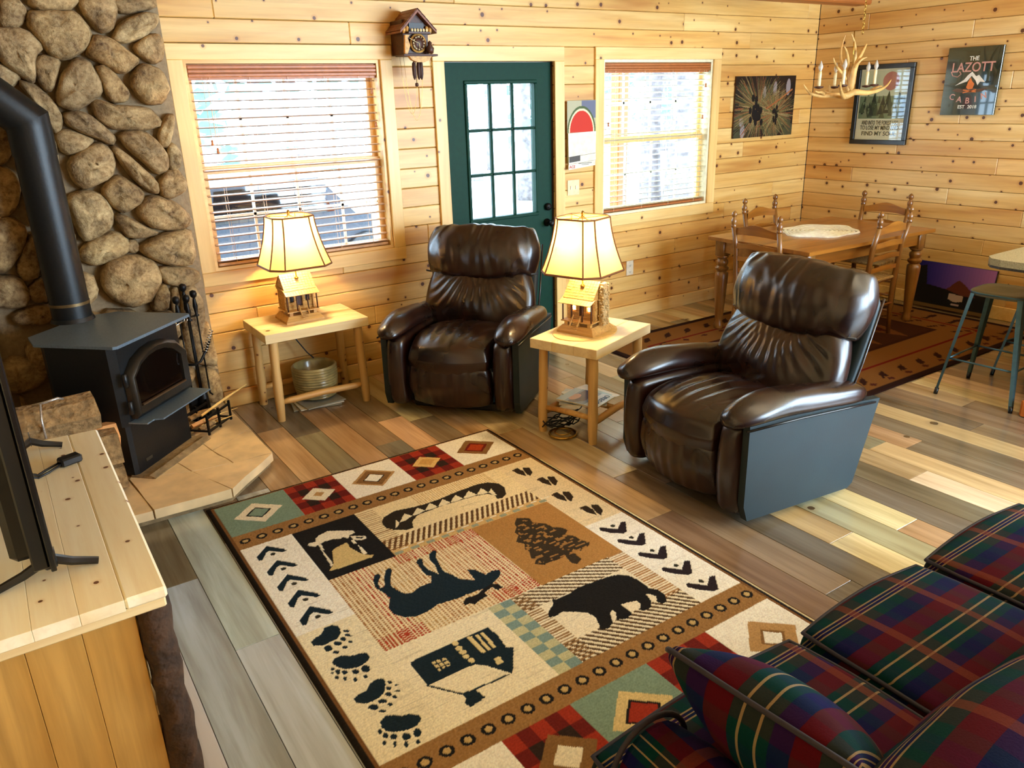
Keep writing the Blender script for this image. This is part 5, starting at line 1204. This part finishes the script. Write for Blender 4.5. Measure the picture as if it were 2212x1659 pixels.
def dining_chair(loc, rz, label):   # back plane at local y=0, seat runs towards -y
    t = empty('dining_chair', (loc[0], loc[1], 0), rz, label, 'chair', 'ladder-back dining chairs')
    w_ = .19
    for s in (-1, 1):
        P = [(s*(w_-.008), -.0, 0), (s*(w_-.004), -.02, .25), (s*w_, -.02, .45), (s*(w_+.004), .0, .7), (s*(w_+.008), .035, .87)]
        MB().tube(P, [.014, .019, .02, .019, .018], 10).build('back_post', HONEYZ, t, True)
        MB().lathe([(.018, -.01), (.022, 0), (.016, .008), (.021, .018), (.022, .04), (.013, .056), (.010, .06), (.019, .072), (.021, .086), (.016, .1), (.006, .108), (.001, .111)], (s*(w_+.009), .036, .872), 12).build('finial', HONEYZ, t, True)
        MB().tube([(s*(w_+.01), -.375, 0), (s*(w_+.01), -.37, .2), (s*(w_+.005), -.365, .455)], [.012, .018, .019], 10).build('front_leg', HONEYZ, t, True)
    def slat(z, h_, arch_, y):
        n = 11; P = []
        for i in range(n):
            u = 2*i/(n-1)-1; x = u*(w_-.012); yy = y+.022*(1-u*u); zt_ = z+h_/2+arch_*(math.cos(u*math.pi*.5)**2 if abs(u) < 1 else 0)-.004*abs(u); zb_ = z-h_/2+.012*(1-u*u)
            P.append([(x, yy-.006, zb_), (x, yy-.006, zt_), (x, yy+.006, zt_), (x, yy+.006, zb_)])
        mb = MB().grid(P, wrapv=True); mb.build('ladder_slat', HONEY, t, True, auto=40)
    slat(.835, .055, .032, .02); slat(.725, .042, .012, .008); slat(.63, .04, .012, -.004); slat(.54, .038, .01, -.014)
    mb = MB()
    for i in range(12):
        a = -.36+.335*i/11
        mb.tube([(-w_-.015, a, .452), (w_+.015, a, .452)], .013, 6)
    mb.build('woven_seat', plain('rush_seat', (176, 140, 84), .9, var=.3, nscale=80, bmp=.5), t, True)
    for z in (.18, .3):
        for s in (-1, 1): MB().tube([(s*w_, -.36, z), (s*w_, -.02, z)], .009, 8).build('rung', HONEY, t, True)
    for z in (.22, .34): MB().tube([(-w_, -.37, z), (w_, -.37, z)], .009, 8).build('rung', HONEY, t, True)
    MB().tube([(-w_, -.01, .25), (w_, -.01, .25)], .009, 8).build('rung', HONEY, t, True)
    return t
c1 = dining_chair((3.42, -1.155), R(92), 'ladder-back chair at the near left end of the dining table')
for loc, rz, lb in (((4.19, -.56), R(2), 'ladder-back chair on the wall side of the dining table under the square photo'), ((5.05, -1.10), R(-86), 'tall ladder-back chair at the far end of the table by the right wall'), ((4.24, -1.66), R(182), 'ladder-back chair on the near side of the table, behind the front recliner')):
    c = copy_tree(c1); c.location = (*loc, 0); c.rotation_euler = (0, 0, rz); c['label'] = lb
# lace doily
mb = MB(); n = 48
DC = (4.22, -1.09)
for ring in range(9):
    r0 = .035+.03*ring
    mb.tube([(r0*1.12*math.cos(a)*(1+.07*math.cos(6*a)*ring/8), r0*.92*math.sin(a)*(1+.07*math.cos(6*a)*ring/8), .003) for a in np.linspace(0, 2*math.pi, n, endpoint=False)], .0115 if ring % 3 else .0135, 5, closed=True)
for k in range(36):
    a = 2*math.pi*k/36; mb.tube([(.02*math.cos(a), .02*math.sin(a), .005), (.30*math.cos(a), .25*math.sin(a), .005)], .003, 4)
    mb.lathe([(.001, 0), (.016, .002), (.001, .006)], (.305*math.cos(a)*(1+.07*math.cos(6*a)), .252*math.sin(a)*(1+.07*math.cos(6*a)), .001), 7)
d = mb.build('doily', LACE, None, True, loc=(DC[0], DC[1], DZ), fix=False); tag(d, 'cream crocheted lace doily in the middle of the dining table', 'doily')
# runner rug under the table
rr = Canvas(2.45, -2.35, 5.30, -.44, .012, (38, 16, 10))
rr.rect(2.51, -2.29, 5.24, -.50, (122, 80, 36)); rr.rect(2.74, -2.06, 5.01, -.73, (104, 16, 10)); rr.rect(2.765, -2.035, 4.985, -.755, (122, 80, 36)); rr.rect(2.96, -1.84, 4.79, -.95, (54, 22, 14)); rr.rect(3.0, -1.80, 4.75, -.99, (64, 32, 16))
for y in np.arange(-2.2, -.6, .20):
    for sx_, x0_ in ((1, 0), (-1, 7.75)):
        rr.poly([(x0_+sx_*(2.54), y), (x0_+sx_*2.60, y+.03), (x0_+sx_*2.68, y+.012), (x0_+sx_*2.72, y+.035), (x0_+sx_*2.72, y-.02), (x0_+sx_*2.67, y-.01), (x0_+sx_*2.60, y-.03)], (46, 18, 10)); rr.poly([(x0_+sx_*2.78, y-.03), (x0_+sx_*2.94, y+.045), (x0_+sx_*2.94, y+.075), (x0_+sx_*2.78, y+.0)], (46, 18, 10))
for xx in np.arange(2.85, 4.95, .22):
    for y in (-2.18, -.62): rr.poly([(xx-.06, y-.05), (xx, y+.03), (xx+.07, y+.05), (xx+.02, y-.03)], (46, 18, 10))
for y in np.arange(-2.2, -.8, .2):
    for xx in (2.8, 4.93): rr.poly([(xx-.05, y), (xx, y+.07), (xx+.05, y), (xx, y-.07)], (122, 80, 36)); rr.poly([(xx-.025, y), (xx, y+.035), (xx+.025, y), (xx, y-.035)], (70, 26, 20))
for xx in np.arange(2.9, 4.9, .2):
    for y in (-2.25, -.80): rr.poly([(xx-.07, y), (xx, y+.05), (xx+.07, y), (xx, y-.05)], (122, 80, 36)); rr.poly([(xx-.035, y), (xx, y+.025), (xx+.035, y), (xx, y-.025)], (70, 26, 20))
for xx in np.arange(3.1, 4.8, .34): rr.poly([(xx-.12, -1.5), (xx, -1.2), (xx+.12, -1.5), (xx, -1.8)], (112, 66, 30)); rr.poly([(xx-.06, -1.5), (xx, -1.35), (xx+.06, -1.5), (xx, -1.65)], (70, 22, 14))
DR = empty('dining_rug', (0, 0, 0), label='dark red and tan patterned rug under the dining table', cat='rug'); rr.build('pile', vcol('dining_rug_wool', .95, bmp=.4, spec=.1, nscale=500), DR, h0=.008, thick=.007)
# antler chandelier
CY = -1.12; cx0, cz0 = ray(1848, 205, 1, CY)[0], ray(1848, 205, 1, CY)[2]
CHN = empty('antler_chandelier', (cx0, CY, cz0), label='antler chandelier with candle bulbs hanging over the dining table', cat='chandelier')
sc_ = 1.0
def px(u, v, dy=0.0):
    p = ray(u, v, 1, CY+dy); return (p[0]-cx0, dy, p[2]-cz0)
def zc(x, y): return (1720+x/8.296, 40+y/8.296)
def ant(path, r0, r1, dys):
    n = len(path); pts = [px(*zc(*p), d) for p, d in zip(path, dys)]
    return pts, [r0+(r1-r0)*i/(n-1) for i in range(n)]
AN = [([(1000, 1300), (960, 1050), (1000, 900), (1050, 760), (1065, 600), (1050, 420), (980, 250)], .022, .004, (0, 0, .02, .03, .02, 0, 0)),
      ([(960, 1330), (1020, 1000), (1050, 880), (1130, 700), (1230, 520), (1270, 440)], .024, .004, (0, -.02, -.04, -.06, -.05, -.05)),
      ([(1040, 900), (1110, 780), (1200, 710), (1280, 690)], .012, .003, (-.04, -.07, -.09, -.1)),
      ([(930, 1340), (920, 1050), (935, 850), (830, 860), (800, 760), (790, 600), (840, 400), (890, 280)], .018, .003, (0, .03, .05, .08, .1, .12, .12, .1)),
      ([(930, 900), (930, 700), (900, 560), (850, 490)], .012, .003, (.02, .0, -.02, -.02)),
      ([(900, 1120), (830, 980), (740, 900), (680, 780), (665, 690)], .012, .003, (0, -.03, -.06, -.08, -.08)),
      ([(1020, 1290), (900, 1420), (700, 1360), (500, 1390), (300, 1380), (180, 1280), (125, 1165)], .024, .003, (0, 0, .03, .05, .06, .06, .05)),
      ([(520, 1380), (430, 1300), (400, 1340), (330, 1290)], .012, .004, (.05, .0, -.03, -.05)),
      ([(880, 1430), (820, 1380), (790, 1260), (795, 1110)], .016, .003, (0, -.1, -.16, -.18)),
      ([(880, 1420), (1030, 1290), (1180, 1340), (1320, 1330), (1500, 1290), (1640, 1200), (1710, 1080)], .024, .003, (0, 0, -.02, -.04, -.05, -.06, -.06)),
      ([(1280, 1340), (1380, 1260), (1470, 1220), (1550, 1210)], .012, .004, (-.03, .02, .06, .1)),
      ([(760, 1380), (640, 1320), (560, 1330), (520, 1280)], .012, .003, (.05, .14, .2, .22)), ([(640, 1320), (600, 1260), (590, 1170)], .009, .003, (.14, .17, .18)), ([(1000, 1320), (950, 1330), (860, 1300), (760, 1240)], .018, .004, (0, .1, .22, .3))]
for p, a, b_, dd in AN:
    pts, rs_ = ant(p, a*1.3, b_*1.3, dd); MB().tube(pts, rs_, 8).build('antler', ANTL, CHN, True).modifiers.new('s', 'SUBSURF').render_levels = 1
for (bx, by, dy) in ((440, 1230, .0), (715, 1230, .18), (870, 1200, -.14), (1290, 1210, .1), (1430, 1190, -.05)):
    q0 = px(*zc(bx-35, by), dy)
    MB().lathe([(.004, -.012), (.03, -.006), (.034, .004), (.012, .006), (.003, .007)], q0, 12).build('drip_cup', CLKB, CHN, True)
    MB().lathe([(.0105, 0), (.0115, .02), (.0105, .05), (.0115, .08), (.0105, .105), (.003, .106)], q0, 12).build('candle_sleeve', IVORY, CHN, True)
    MB().lathe([(.008, 0), (.009, .008), (.015, .022), (.016, .034), (.010, .052), (.003, .068), (.0005, .072)], (q0[0], q0[1], q0[2]+.105), 12).build('candle_bulb', CBULB, CHN, True)
top = px(1850, -40); mb = MB(); z = px(1846, 68)[2]; zz = z
mb.tube([px(*zc(1010, 1000)), px(1846, 66)], .004, 6)
while zz < 2.70-cz0:
    a0 = int(round((zz-z)/.03)) % 2
    mb.tube([((.007*math.cos(t) if a0 else 0), (0 if a0 else .007*math.cos(t)), zz+.018*math.sin(t)) for t in np.linspace(0, 6.283, 10, endpoint=False)], .0022, 5, closed=True); zz += .03
mb.build('chain', BRASS, CHN, True)
# ------------------------------------------------------------------ pictures on the walls
# square pine-needle photo on the back wall
x0, x1, z0, z1 = 4.378, 5.174, 1.418, 1.928
sq = empty('photo_panel', ((x0+x1)/2, -.012, (z0+z1)/2), label='dark close-up photo of long pine needles, frameless, on the back wall', cat='picture')
hw, hh = (x1-x0)/2, (z1-z0)/2; cv = Canvas(-hw, -hh, hw, hh, .0035, (34, 20, 12)); s_ = random.Random(9)
for _ in range(60): cv.ell(s_.uniform(-hw, hw), s_.uniform(-hh, hh), s_.uniform(.02, .08), s_.uniform(.02, .06), s_.choice([(30, 24, 16), (48, 30, 18), (20, 14, 12), (62, 60, 40)]))
for a, b_, c, d in ((-.28, -.2, .03, .06), (-.02, .12, .02, .05), (.12, .15, .025, .06), (.3, .16, .03, .07), (-.3, -.12, .03, .04)): cv.ell(a, b_, c, d, (140, 128, 128))
for (fx, fy, n_, r0, r1) in ((-.08, -.02, 420, .03, .42), (.14, -.06, 240, .03, .3)):
    for _ in range(n_):
        a = s_.uniform(0, 6.28); ra = s_.uniform(r0, r0*3); rb = ra+s_.uniform(.08, r1-.05); cv.line((fx+ra*math.cos(a), fy+ra*math.sin(a)*.8), (fx+rb*math.cos(a), fy+rb*math.sin(a)*.8), .0036, s_.choice([(120, 96, 54), (96, 92, 48), (150, 126, 84), (130, 72, 40), (74, 78, 44)]))
cv.line((.02, -.02), (.2, .06), .014, (150, 84, 44)); cv.line((.2, .06), (.36, .14), .014, (160, 96, 52))
[cv.ell(-.1+s_.gauss(0, .035), -.05+s_.gauss(0, .05), .02, .03, (14, 8, 8)) for _ in range(26)]; [cv.ell(.14+s_.gauss(0, .02), -.08+s_.gauss(0, .03), .014, .02, (16, 10, 8)) for _ in range(14)]
cv.build('print_face', vcol('photo_print', .45), sq, place=lambda x, y, h: (x, -.006-h, y)); MB().box((0, 0, 0), (hw*2, .01, hh*2)).build('backing', CLKB, sq)
# framed tree poster on the right wall; local x runs towards the camera along -y
def wallempty(name, ya, yb, za, zb, label, cat, off=.02): 
    t = empty(name, (XR-off, (ya+yb)/2, (za+zb)/2), R(-90), label, cat); return t, abs(yb-ya)/2, abs(zb-za)/2
fp, hw, hh = wallempty('framed_poster', -.46, -.987, 1.334, 1.991, 'black framed forest poster with a motto, reflecting the window', 'poster')
fw = .038
BF = plain('black_frame', (14, 14, 14), .3)
for c, s in (((0, 0, hh-fw/2), (2*hw, .03, fw)), ((0, 0, -hh+fw/2), (2*hw, .03, fw)), ((-hw+fw/2, 0, 0), (fw, .03, 2*hh-2*fw)), ((hw-fw/2, 0, 0), (fw, .03, 2*hh-2*fw))): MB().box(c, s, bev=.003).build('frame_rail', BF, fp)
iw, ih = hw-fw, hh-fw; cv = Canvas(-iw, -ih, iw, ih, .003, (236, 224, 186)); s_ = random.Random(2)
cv.rect(-iw+.012, -.10, iw-.012, ih-.012, (214, 212, 172)); cv.rect(-iw+.012, -.12, iw-.012, .07, (120, 134, 98))
for _ in range(60):
    x, y, h_ = s_.uniform(-iw+.03, iw-.03), s_.uniform(-.11, .03), s_.uniform(.05, .11); cv.poly([(x-h_*.3, y), (x, y+h_), (x+h_*.3, y)], s_.choice([(56, 66, 42), (74, 84, 52), (40, 48, 34), (134, 138, 104)]))
cv.ell(.06, .19, .075, .075, (196, 120, 104)); cv.rect(-iw, -ih, iw, -.115, (236, 224, 186))
cv.build('print_sheet', vcol('poster_print', .6), fp, place=lambda x, y, h: (x, .004-h, y))
MB().box((0, -.004, 0), (2*iw, .003, 2*ih)).build('glass', GLASS, fp); MB().box((0, .01, 0), (2*iw, .006, 2*ih)).build('backing', CLKB, fp)
INK = plain('poster_ink', (60, 56, 38), .6, bmp=0)
def up(x, y, z): return Matrix.Translation((x, y, z)) @ Matrix.Rotation(R(90), 4, 'X')
for s_, z, w_ in (('AND INTO THE FOREST I GO', -.150, .52), ('TO LOSE MY MIND AND', -.192, .66), ('FIND MY SOUL', -.240, .98)): lettering(s_, .050, INK, fp, up(0, .0028, z), sx=w_)
# family sign
fs, hw, hh = wallempty('cabin_sign', -1.25, -1.67, 1.577, 2.078, 'glossy dark green sign with mountains and campfire, right of the framed poster', 'sign')
MB().box((0, 0, 0), (2*hw, .022, 2*hh), bev=.002).build('sign_board', darkglass('sign_gloss', (14, 34, 28), .12), fs)
cream, rose, org = plain('sign_cream', (232, 222, 206), .4, bmp=0), plain('sign_rose', (198, 138, 122), .4, bmp=0), plain('sign_orange', (216, 112, 30), .4, bmp=0)
yf = -.0116
lettering('THE', .045, cream, fs, up(.0, yf, .165), sx=.9)
lettering('LAZOTT', .098, rose, fs, up(0, yf, .10), sx=.88)
MB().tube([(-.165, yf, .075), (-.15, yf, .045), (-.11, yf, .035), (-.085, yf, .055), (-.10, yf, .075)], .0035, 5).build('flourish', rose, fs)
for s_, x, z, a in (('C', -.13, -.115, 14), ('A', -.07, -.135, 7), ('B', -.005, -.145, 0), ('I', .055, -.135, -6), ('N', .115, -.11, -14)): lettering(s_, .062, rose, fs, Matrix.Translation((x, yf, z)) @ Matrix.Rotation(R(90), 4, 'X') @ Matrix.Rotation(R(-a), 4, 'Z'))
lettering('EST  2018', .036, cream, fs, up(0, yf, -.19), sx=1.0)
MB().prism([(-.12, -.03), (-.055, .012), (-.03, .045), (0, .07), (.035, .035), (.055, .045), (.11, -.01), (.07, -.005), (.055, -.03), (.035, .005), (.0, .04), (-.03, .0), (-.06, -.01)], yf-.0008, yf, 'Y').build('mountain_emblem', cream, fs)
MB().prism([(-.03, -.045), (-.02, -.005), (-.005, .03), (.01, .0), (.03, -.02), (.02, -.055), (-.01, -.06)], yf-.001, yf, 'Y').prism([(-.05, -.06), (.05, -.075), (.05, -.083), (-.05, -.068)], yf-.001, yf, 'Y').prism([(-.05, -.08), (.05, -.06), (.05, -.068), (-.05, -.088)], yf-.001, yf, 'Y').build('campfire_emblem', org, fs)
MB().prism([(-.14, -.065), (-.10, -.05), (-.05, -.058), (0, -.045), (.06, -.058), (.14, -.05), (.10, -.075), (0, -.09), (-.10, -.078)], yf-.0004, yf, 'Y').build('treeline_emblem', plain('sign_brown', (92, 62, 40), .5, bmp=0), fs)
# leaning canvas by the right wall
lc = empty('canvas_picture', (XR-.055, -1.60, .205), R(-90), 'unframed night-blue mountain picture leaning on the floor by the right wall', 'picture'); lc.rotation_euler = (R(-8), 0, R(-90))
cv = Canvas(-.32, -.19, .32, .19, .005, (40, 40, 140)); cv.rect(-.32, -.19, .32, -.02, (14, 14, 16)); s_ = random.Random(8)
for i in range(24): cv.rect(-.32+.64*i/24, -.02, -.32+.64*(i+1)/24, .19, (24+int(150*i/24), 24+int(90*i/24), 120+int(70*i/24)))
cv.poly([(-.06, -.03), (0, .03), (.04, .07), (.09, .045), (.16, -.01), (.2, -.05), (-.05, -.06)], (92, 44, 32)); cv.poly([(-.32, -.19), (-.32, .14), (-.25, .16), (-.22, .0), (-.05, -.02), (.12, -.06), (.2, -.06), (.32, -.1), (.32, -.19)], (12, 12, 14)); cv.poly([(-.02, -.045), (.1, -.055), (.1, -.10), (.04, -.115), (-.02, -.095)], (176, 156, 148)); cv.ell(.05, -.135, .035, .01, (170, 150, 150))
cv.rect(-.32, -.19, .32, -.16, (104, 78, 40))
cv.build('painted_face', vcol('canvas_print', .5), lc, place=lambda x, y, h: (x, -.012-h, y)); MB().box((0, 0, 0), (.64, .022, .38)).build('stretcher', BF, lc)
# calendar on the narrow wall between door and second window
cx_, cz_ = (2.537+2.82)/2, 0
cal = empty('wall_calendar', (2.675, -.03, 1.55), label='wall calendar with watermelon picture between the green door and window', cat='calendar')
cv = Canvas(-.137, 0, .137, .228, .003, (176, 170, 140)); cv.rect(0, .1, .137, .228, (104, 108, 128)); 
for ra, c in ((.137, (74, 90, 50)), (.124, (226, 210, 170)), (.113, (196, 44, 22))): cv.poly([(ra*math.cos(a), .0+ra*1.38*math.sin(a)) for a in np.linspace(0, math.pi, 24)], c)
cv.build('picture_page', vcol('calendar_print', .6), cal, place=lambda x, y, h: (x, -.004-h, y))
MB().prism([(-.13, -.175), (.135, -.155), (.137, .003), (-.133, -.002)], -.010, -.006, 'Y').build('month_page', PAPER, cal)
MB().prism([(-.13, -.228), (.135, -.208), (.135, -.157), (-.13, -.177)], -.012, -.008, 'Y').build('lower_leaf', PAPER, cal)
MB().prism([(-.125, -.215), (-.02, -.207), (-.02, -.165), (-.125, -.173)], -.0128, -.012, 'Y').build('photo_block', plain('calendar_photo', (60, 52, 40), .5), cal)
MB().prism([(-.13, -.268), (.13, -.248), (.132, -.21), (-.13, -.23)], -.010, -.006, 'Y').build('tear_strip', PAPER, cal)
lettering('ACE', .03, plain('calendar_red', (190, 48, 28), .5, bmp=0), cal, up(-.095, -.0105, -.248), sx=1.0)
MB().box((.03, -.0105, -.226), (.13, .0006, .004)).box((.03, -.0105, -.236), (.07, .0006, .003)).build('printed_line', INK, cal)
MB().box((-.004, .001, -.02), (.26, .004, .40)).build('inner_pages', plain('calendar_inner', (150, 128, 60), .7), cal)
sw = empty('wall_plate', (2.617, -.004, 1.145), label='cream blank switch plate below the calendar', cat='wall plate'); MB().box((0, 0, 0), (.115, .007, .115), bev=.002).build('plate', plain('cream_plate', (226, 208, 160), .4, bmp=0), sw); MB().box((-.025, -.005, 0), (.012, .008, .026)).box((.025, -.005, 0), (.012, .008, .026)).build('toggle', WHITE, sw)
ou = empty('outlet', (3.22, -.004, .432), label='cream outlet plate low on the back wall beside the second lamp', cat='outlet'); MB().box((0, 0, 0), (.078, .007, .122), bev=.002).build('plate', WHITE, ou)
for z in (-.026, .026): MB().lathe([(.015, -.0045), (.016, 0), (.002, .001)], (0, -.001, z), 12, axis='Y').build('socket', PAPER, ou, True)
# ------------------------------------------------------------------ cuckoo clock
CK = empty('cuckoo_clock', (1.245, -.10, 2.19), label='carved wooden cuckoo clock between the large window and the green door', cat='clock')
MB().box((0, .01, -.01), (.175, .17, .20), bev=.003).build('case', CLKB, CK)
for s in (-1, 1): MB().prism([(0, .145), (s*.125, .022), (s*.125, .01), (0, .128)], -.125, .09, 'Y').build('roof_slope', CLKR, CK)
for s in (-1, 1):
    for j in range(5):
        a, b_ = j/5, (j+1)/5; MB().prism([(s*.125*a, .147-.123*a+.003), (s*.125*b_, .147-.123*b_+.003), (s*.125*b_, .147-.123*b_+.007), (s*.125*a, .147-.123*a+.004)], -.127, .09, 'Y').build('shingle', CLKR, CK)
MB().prism([(-.09, .04), (.09, .04), (0, .125)], -.085, -.075, 'Y').build('gable', CLKB, CK)
MB().box((0, -.09, .045), (.10, .01, .05)).build('cuckoo_opening', plain('dark_opening', (10, 8, 10), .4, bmp=0), CK)
MB().box((0, -.11, .012), (.15, .05, .01)).build('balcony', CLKB, CK)
for j in range(6): MB().lathe([(.004, -.01), (.008, 0), (.004, .01)], (-.05+.02*j, -.13, .026), 8).build('baluster', IVORY, CK, True)
for s in (-1, 1):
    for j in range(2): MB().lathe([(.006, -.02), (.011, -.005), (.011, .01), (.003, .018)], (s*(.068+.022*j), -.10, .035-.005*j), 8).build('carved_figure', CLKL, CK, True)
MB().lathe([(.055, .0), (.056, -.008), (.002, -.009)], (.008, -.085, -.045), 28, axis='Y').build('dial_plate', CLKL, CK, True)
dl = MB().lathe([(.045, .0), (.045, -.006), (.002, -.007)], (.008, -.092, -.045), 28, axis='Y').build('dial', CLKB, CK, True)
for j, s_ in enumerate(('XII', 'I', 'II', 'III', 'IV', 'V', 'VI', 'VII', 'VIII', 'IX', 'X', 'XI')):
    a = R(90-30*j); lettering(s_, .013, IVORY, dl, Matrix.Translation((.008+.036*math.cos(a), -.1005, -.045+.036*math.sin(a))) @ Matrix.Rotation(R(90), 4, 'X') @ Matrix.Rotation(a-R(90), 4, 'Z'), name='numeral')
MB().tube([(.008, -.103, -.045), (-.02, -.103, -.035), (-.055, -.103, -.018)], .0014, 5).tube([(.008, -.103, -.045), (.012, -.103, -.075)], .002, 5).build('hand', IVORY, CK)
MB().prism([(-.085, -.115), (-.06, -.06), (-.075, -.02), (-.06, .0), (-.09, .0), (-.095, -.05), (-.10, -.115)], -.115, -.095, 'Y').build('carved_tree', CLKL, CK)
MB().lathe([(.02, -.03), (.026, 0), (.012, .02), (.014, .032), (.002, .044)], (.075, -.115, -.075), 10).build('carved_figure', CLKB, CK, True)
MB().box((0, -.075, -.115), (.24, .12, .012), bev=.003).build('base_board', CLKB, CK)
MB().prism([(-.075, -.12), (.085, -.12), (.06, -.145), (.03, -.155), (-.02, -.155), (-.055, -.142)], -.12, -.09, 'Y').build('lower_panel', CLKL, CK)
for j, x in enumerate((-.03, -.005, .02)): 
    MB().lathe([(.003, .055), (.011, .045), (.013, .015), (.012, -.02), (.008, -.042), (.002, -.052)], (x, -.085-.012*(j == 1), -.205), 12).build('pine_cone_weight', PINEC, CK, True)
MB().tube([(-.01, -.07, -.12), (-.01, -.07, -.29)], .0022, 5).lathe([(.002, -.012), (.011, -.008), (.011, .008), (.002, .012)], (-.01, -.07, -.285), 10).build('pendulum', CLKB, CK, True)
for (xa, xb, zb_, yy) in ((-.10, .02, -.46, -.04), (-.085, .045, -.50, -.06), (.10, .118, -.20, -.05)):
    n = 16; MB().tube([(xa+(xb-xa)*(i/n), yy, -.12+(zb_+.12)*math.sin(math.pi*i/n)**.6) for i in range(n+1)], .0011, 4).build('chain', BRASS, CK, True)
# ------------------------------------------------------------------ stools and counter
def stool(loc, rz, label):
    t = empty('bar_stool', (loc[0], loc[1], 0), rz, label, 'stool', 'metal bar stools'); zs = .655
    mb = MB(); n = 28; P = []
    for zz, sc__ in ((zs-.022, .985), (zs-.004, 1.0), (zs, .97), (zs-.004, .6), (zs-.012, .2)):
        P.append([(.165*sc__*math.copysign(abs(math.cos(a))**.55, math.cos(a)), .165*sc__*math.copysign(abs(math.sin(a))**.55, math.sin(a)), zz) for a in np.linspace(0, 2*math.pi, n, endpoint=False)])
    mb.grid(P, wrapv=True); mb.f.append(tuple(4*n+k for k in range(n))); mb.m.append(0); mb.build('seat', SEATM, t, True)
    MB().tube([(p_[0]*1.004, p_[1]*1.004, p_[2]) for p_ in P[1]], .005, 6, closed=True).build('seat_rim', TEALS, t, True)
    ft = []
    for sx in (-1, 1):
        for sy in (-1, 1):
            a = Vector((sx*.135, sy*.135, zs-.012)); b_ = Vector((sx*.215, sy*.215, .012)); d_ = (b_-a); pn = Vector((sx, -sy, 0)).normalized(); po = Vector((sx, sy, 0)).normalized()
            mb = MB(); P2 = []
            for u in (0, .3, .6, .88, 1.0):
                c = a+d_*u; wd_ = .026-.012*u; P2.append([tuple(c+pn*wd_), tuple(c+po*.009), tuple(c-pn*wd_), tuple(c-po*.006)])
            mb.grid(P2, wrapv=True); l_ = mb.build('leg', TEALS, t); MB().tube([tuple(a+d_*.955), tuple(b_-Vector((0, 0, .012)))], [.013, .012], 8).build('foot_cap', DARKP, l_, True)
            ft.append((sx, sy))
    for h_, e_ in ((.235, 0), (.235, 1)):
        s_ = .135+(.08)*(zs-h_)/zs
        for k in (-1, 1): MB().tube([(k*s_, -s_, h_), (k*s_, s_, h_)] if e_ else [(-s_, k*s_, h_), (s_, k*s_, h_)], .006, 7).build('foot_rail', TEALS, t, True)
    return t
s1 = stool((3.695, -2.765), R(3), 'slate blue metal stool nearest the living room, half under the counter')
s2 = copy_tree(s1); s2.location = (4.275, -2.83, 0); s2.rotation_euler = (0, 0, R(-4)); s2['label'] = 'second metal stool behind, mostly cut off by the photo edge'
kc = empty('kitchen_counter', (3.9, -3.6, 0), label='kitchen peninsula with stone-look top and orange wood base at the right edge', cat='counter'); iv = (-3.9, 3.6, 0)
CTOP = plain('speckled_counter_top', (150, 142, 112), .25, var=.25, nscale=160, bmp=0)
pts = [(5.2, -2.80), (5.2, -4.3), (3.24, -4.3), (3.24, -2.90), (3.26, -2.84), (3.31, -2.805), (3.38, -2.80)]
MB().prism(pts, .88, .917).build('counter_top', CTOP, kc, loc=iv)
MB().prism([(x+(.002 if x < 4 else 0), y-.001) for x, y in pts], .866, .885).build('counter_edge', plain('speckled_dark_edge', (52, 46, 38), .4, var=.6, nscale=90), kc, loc=iv)
MB().box((4.35, -3.66, .43), (1.7, 1.2, .87), bev=.004).build('cabinet_base', ICAN, kc, loc=iv)
MB().box((3.49, -3.66, .05), (.03, 1.22, .09), bev=.003).box((4.35, -3.05, .05), (1.72, .025, .09), bev=.003).build('base_moulding', ICAN, kc, loc=iv)
MB().box((3.498, -3.4, .46), (.02, .45, .7), bev=.005).build('end_panel', ICAN, kc, loc=iv)
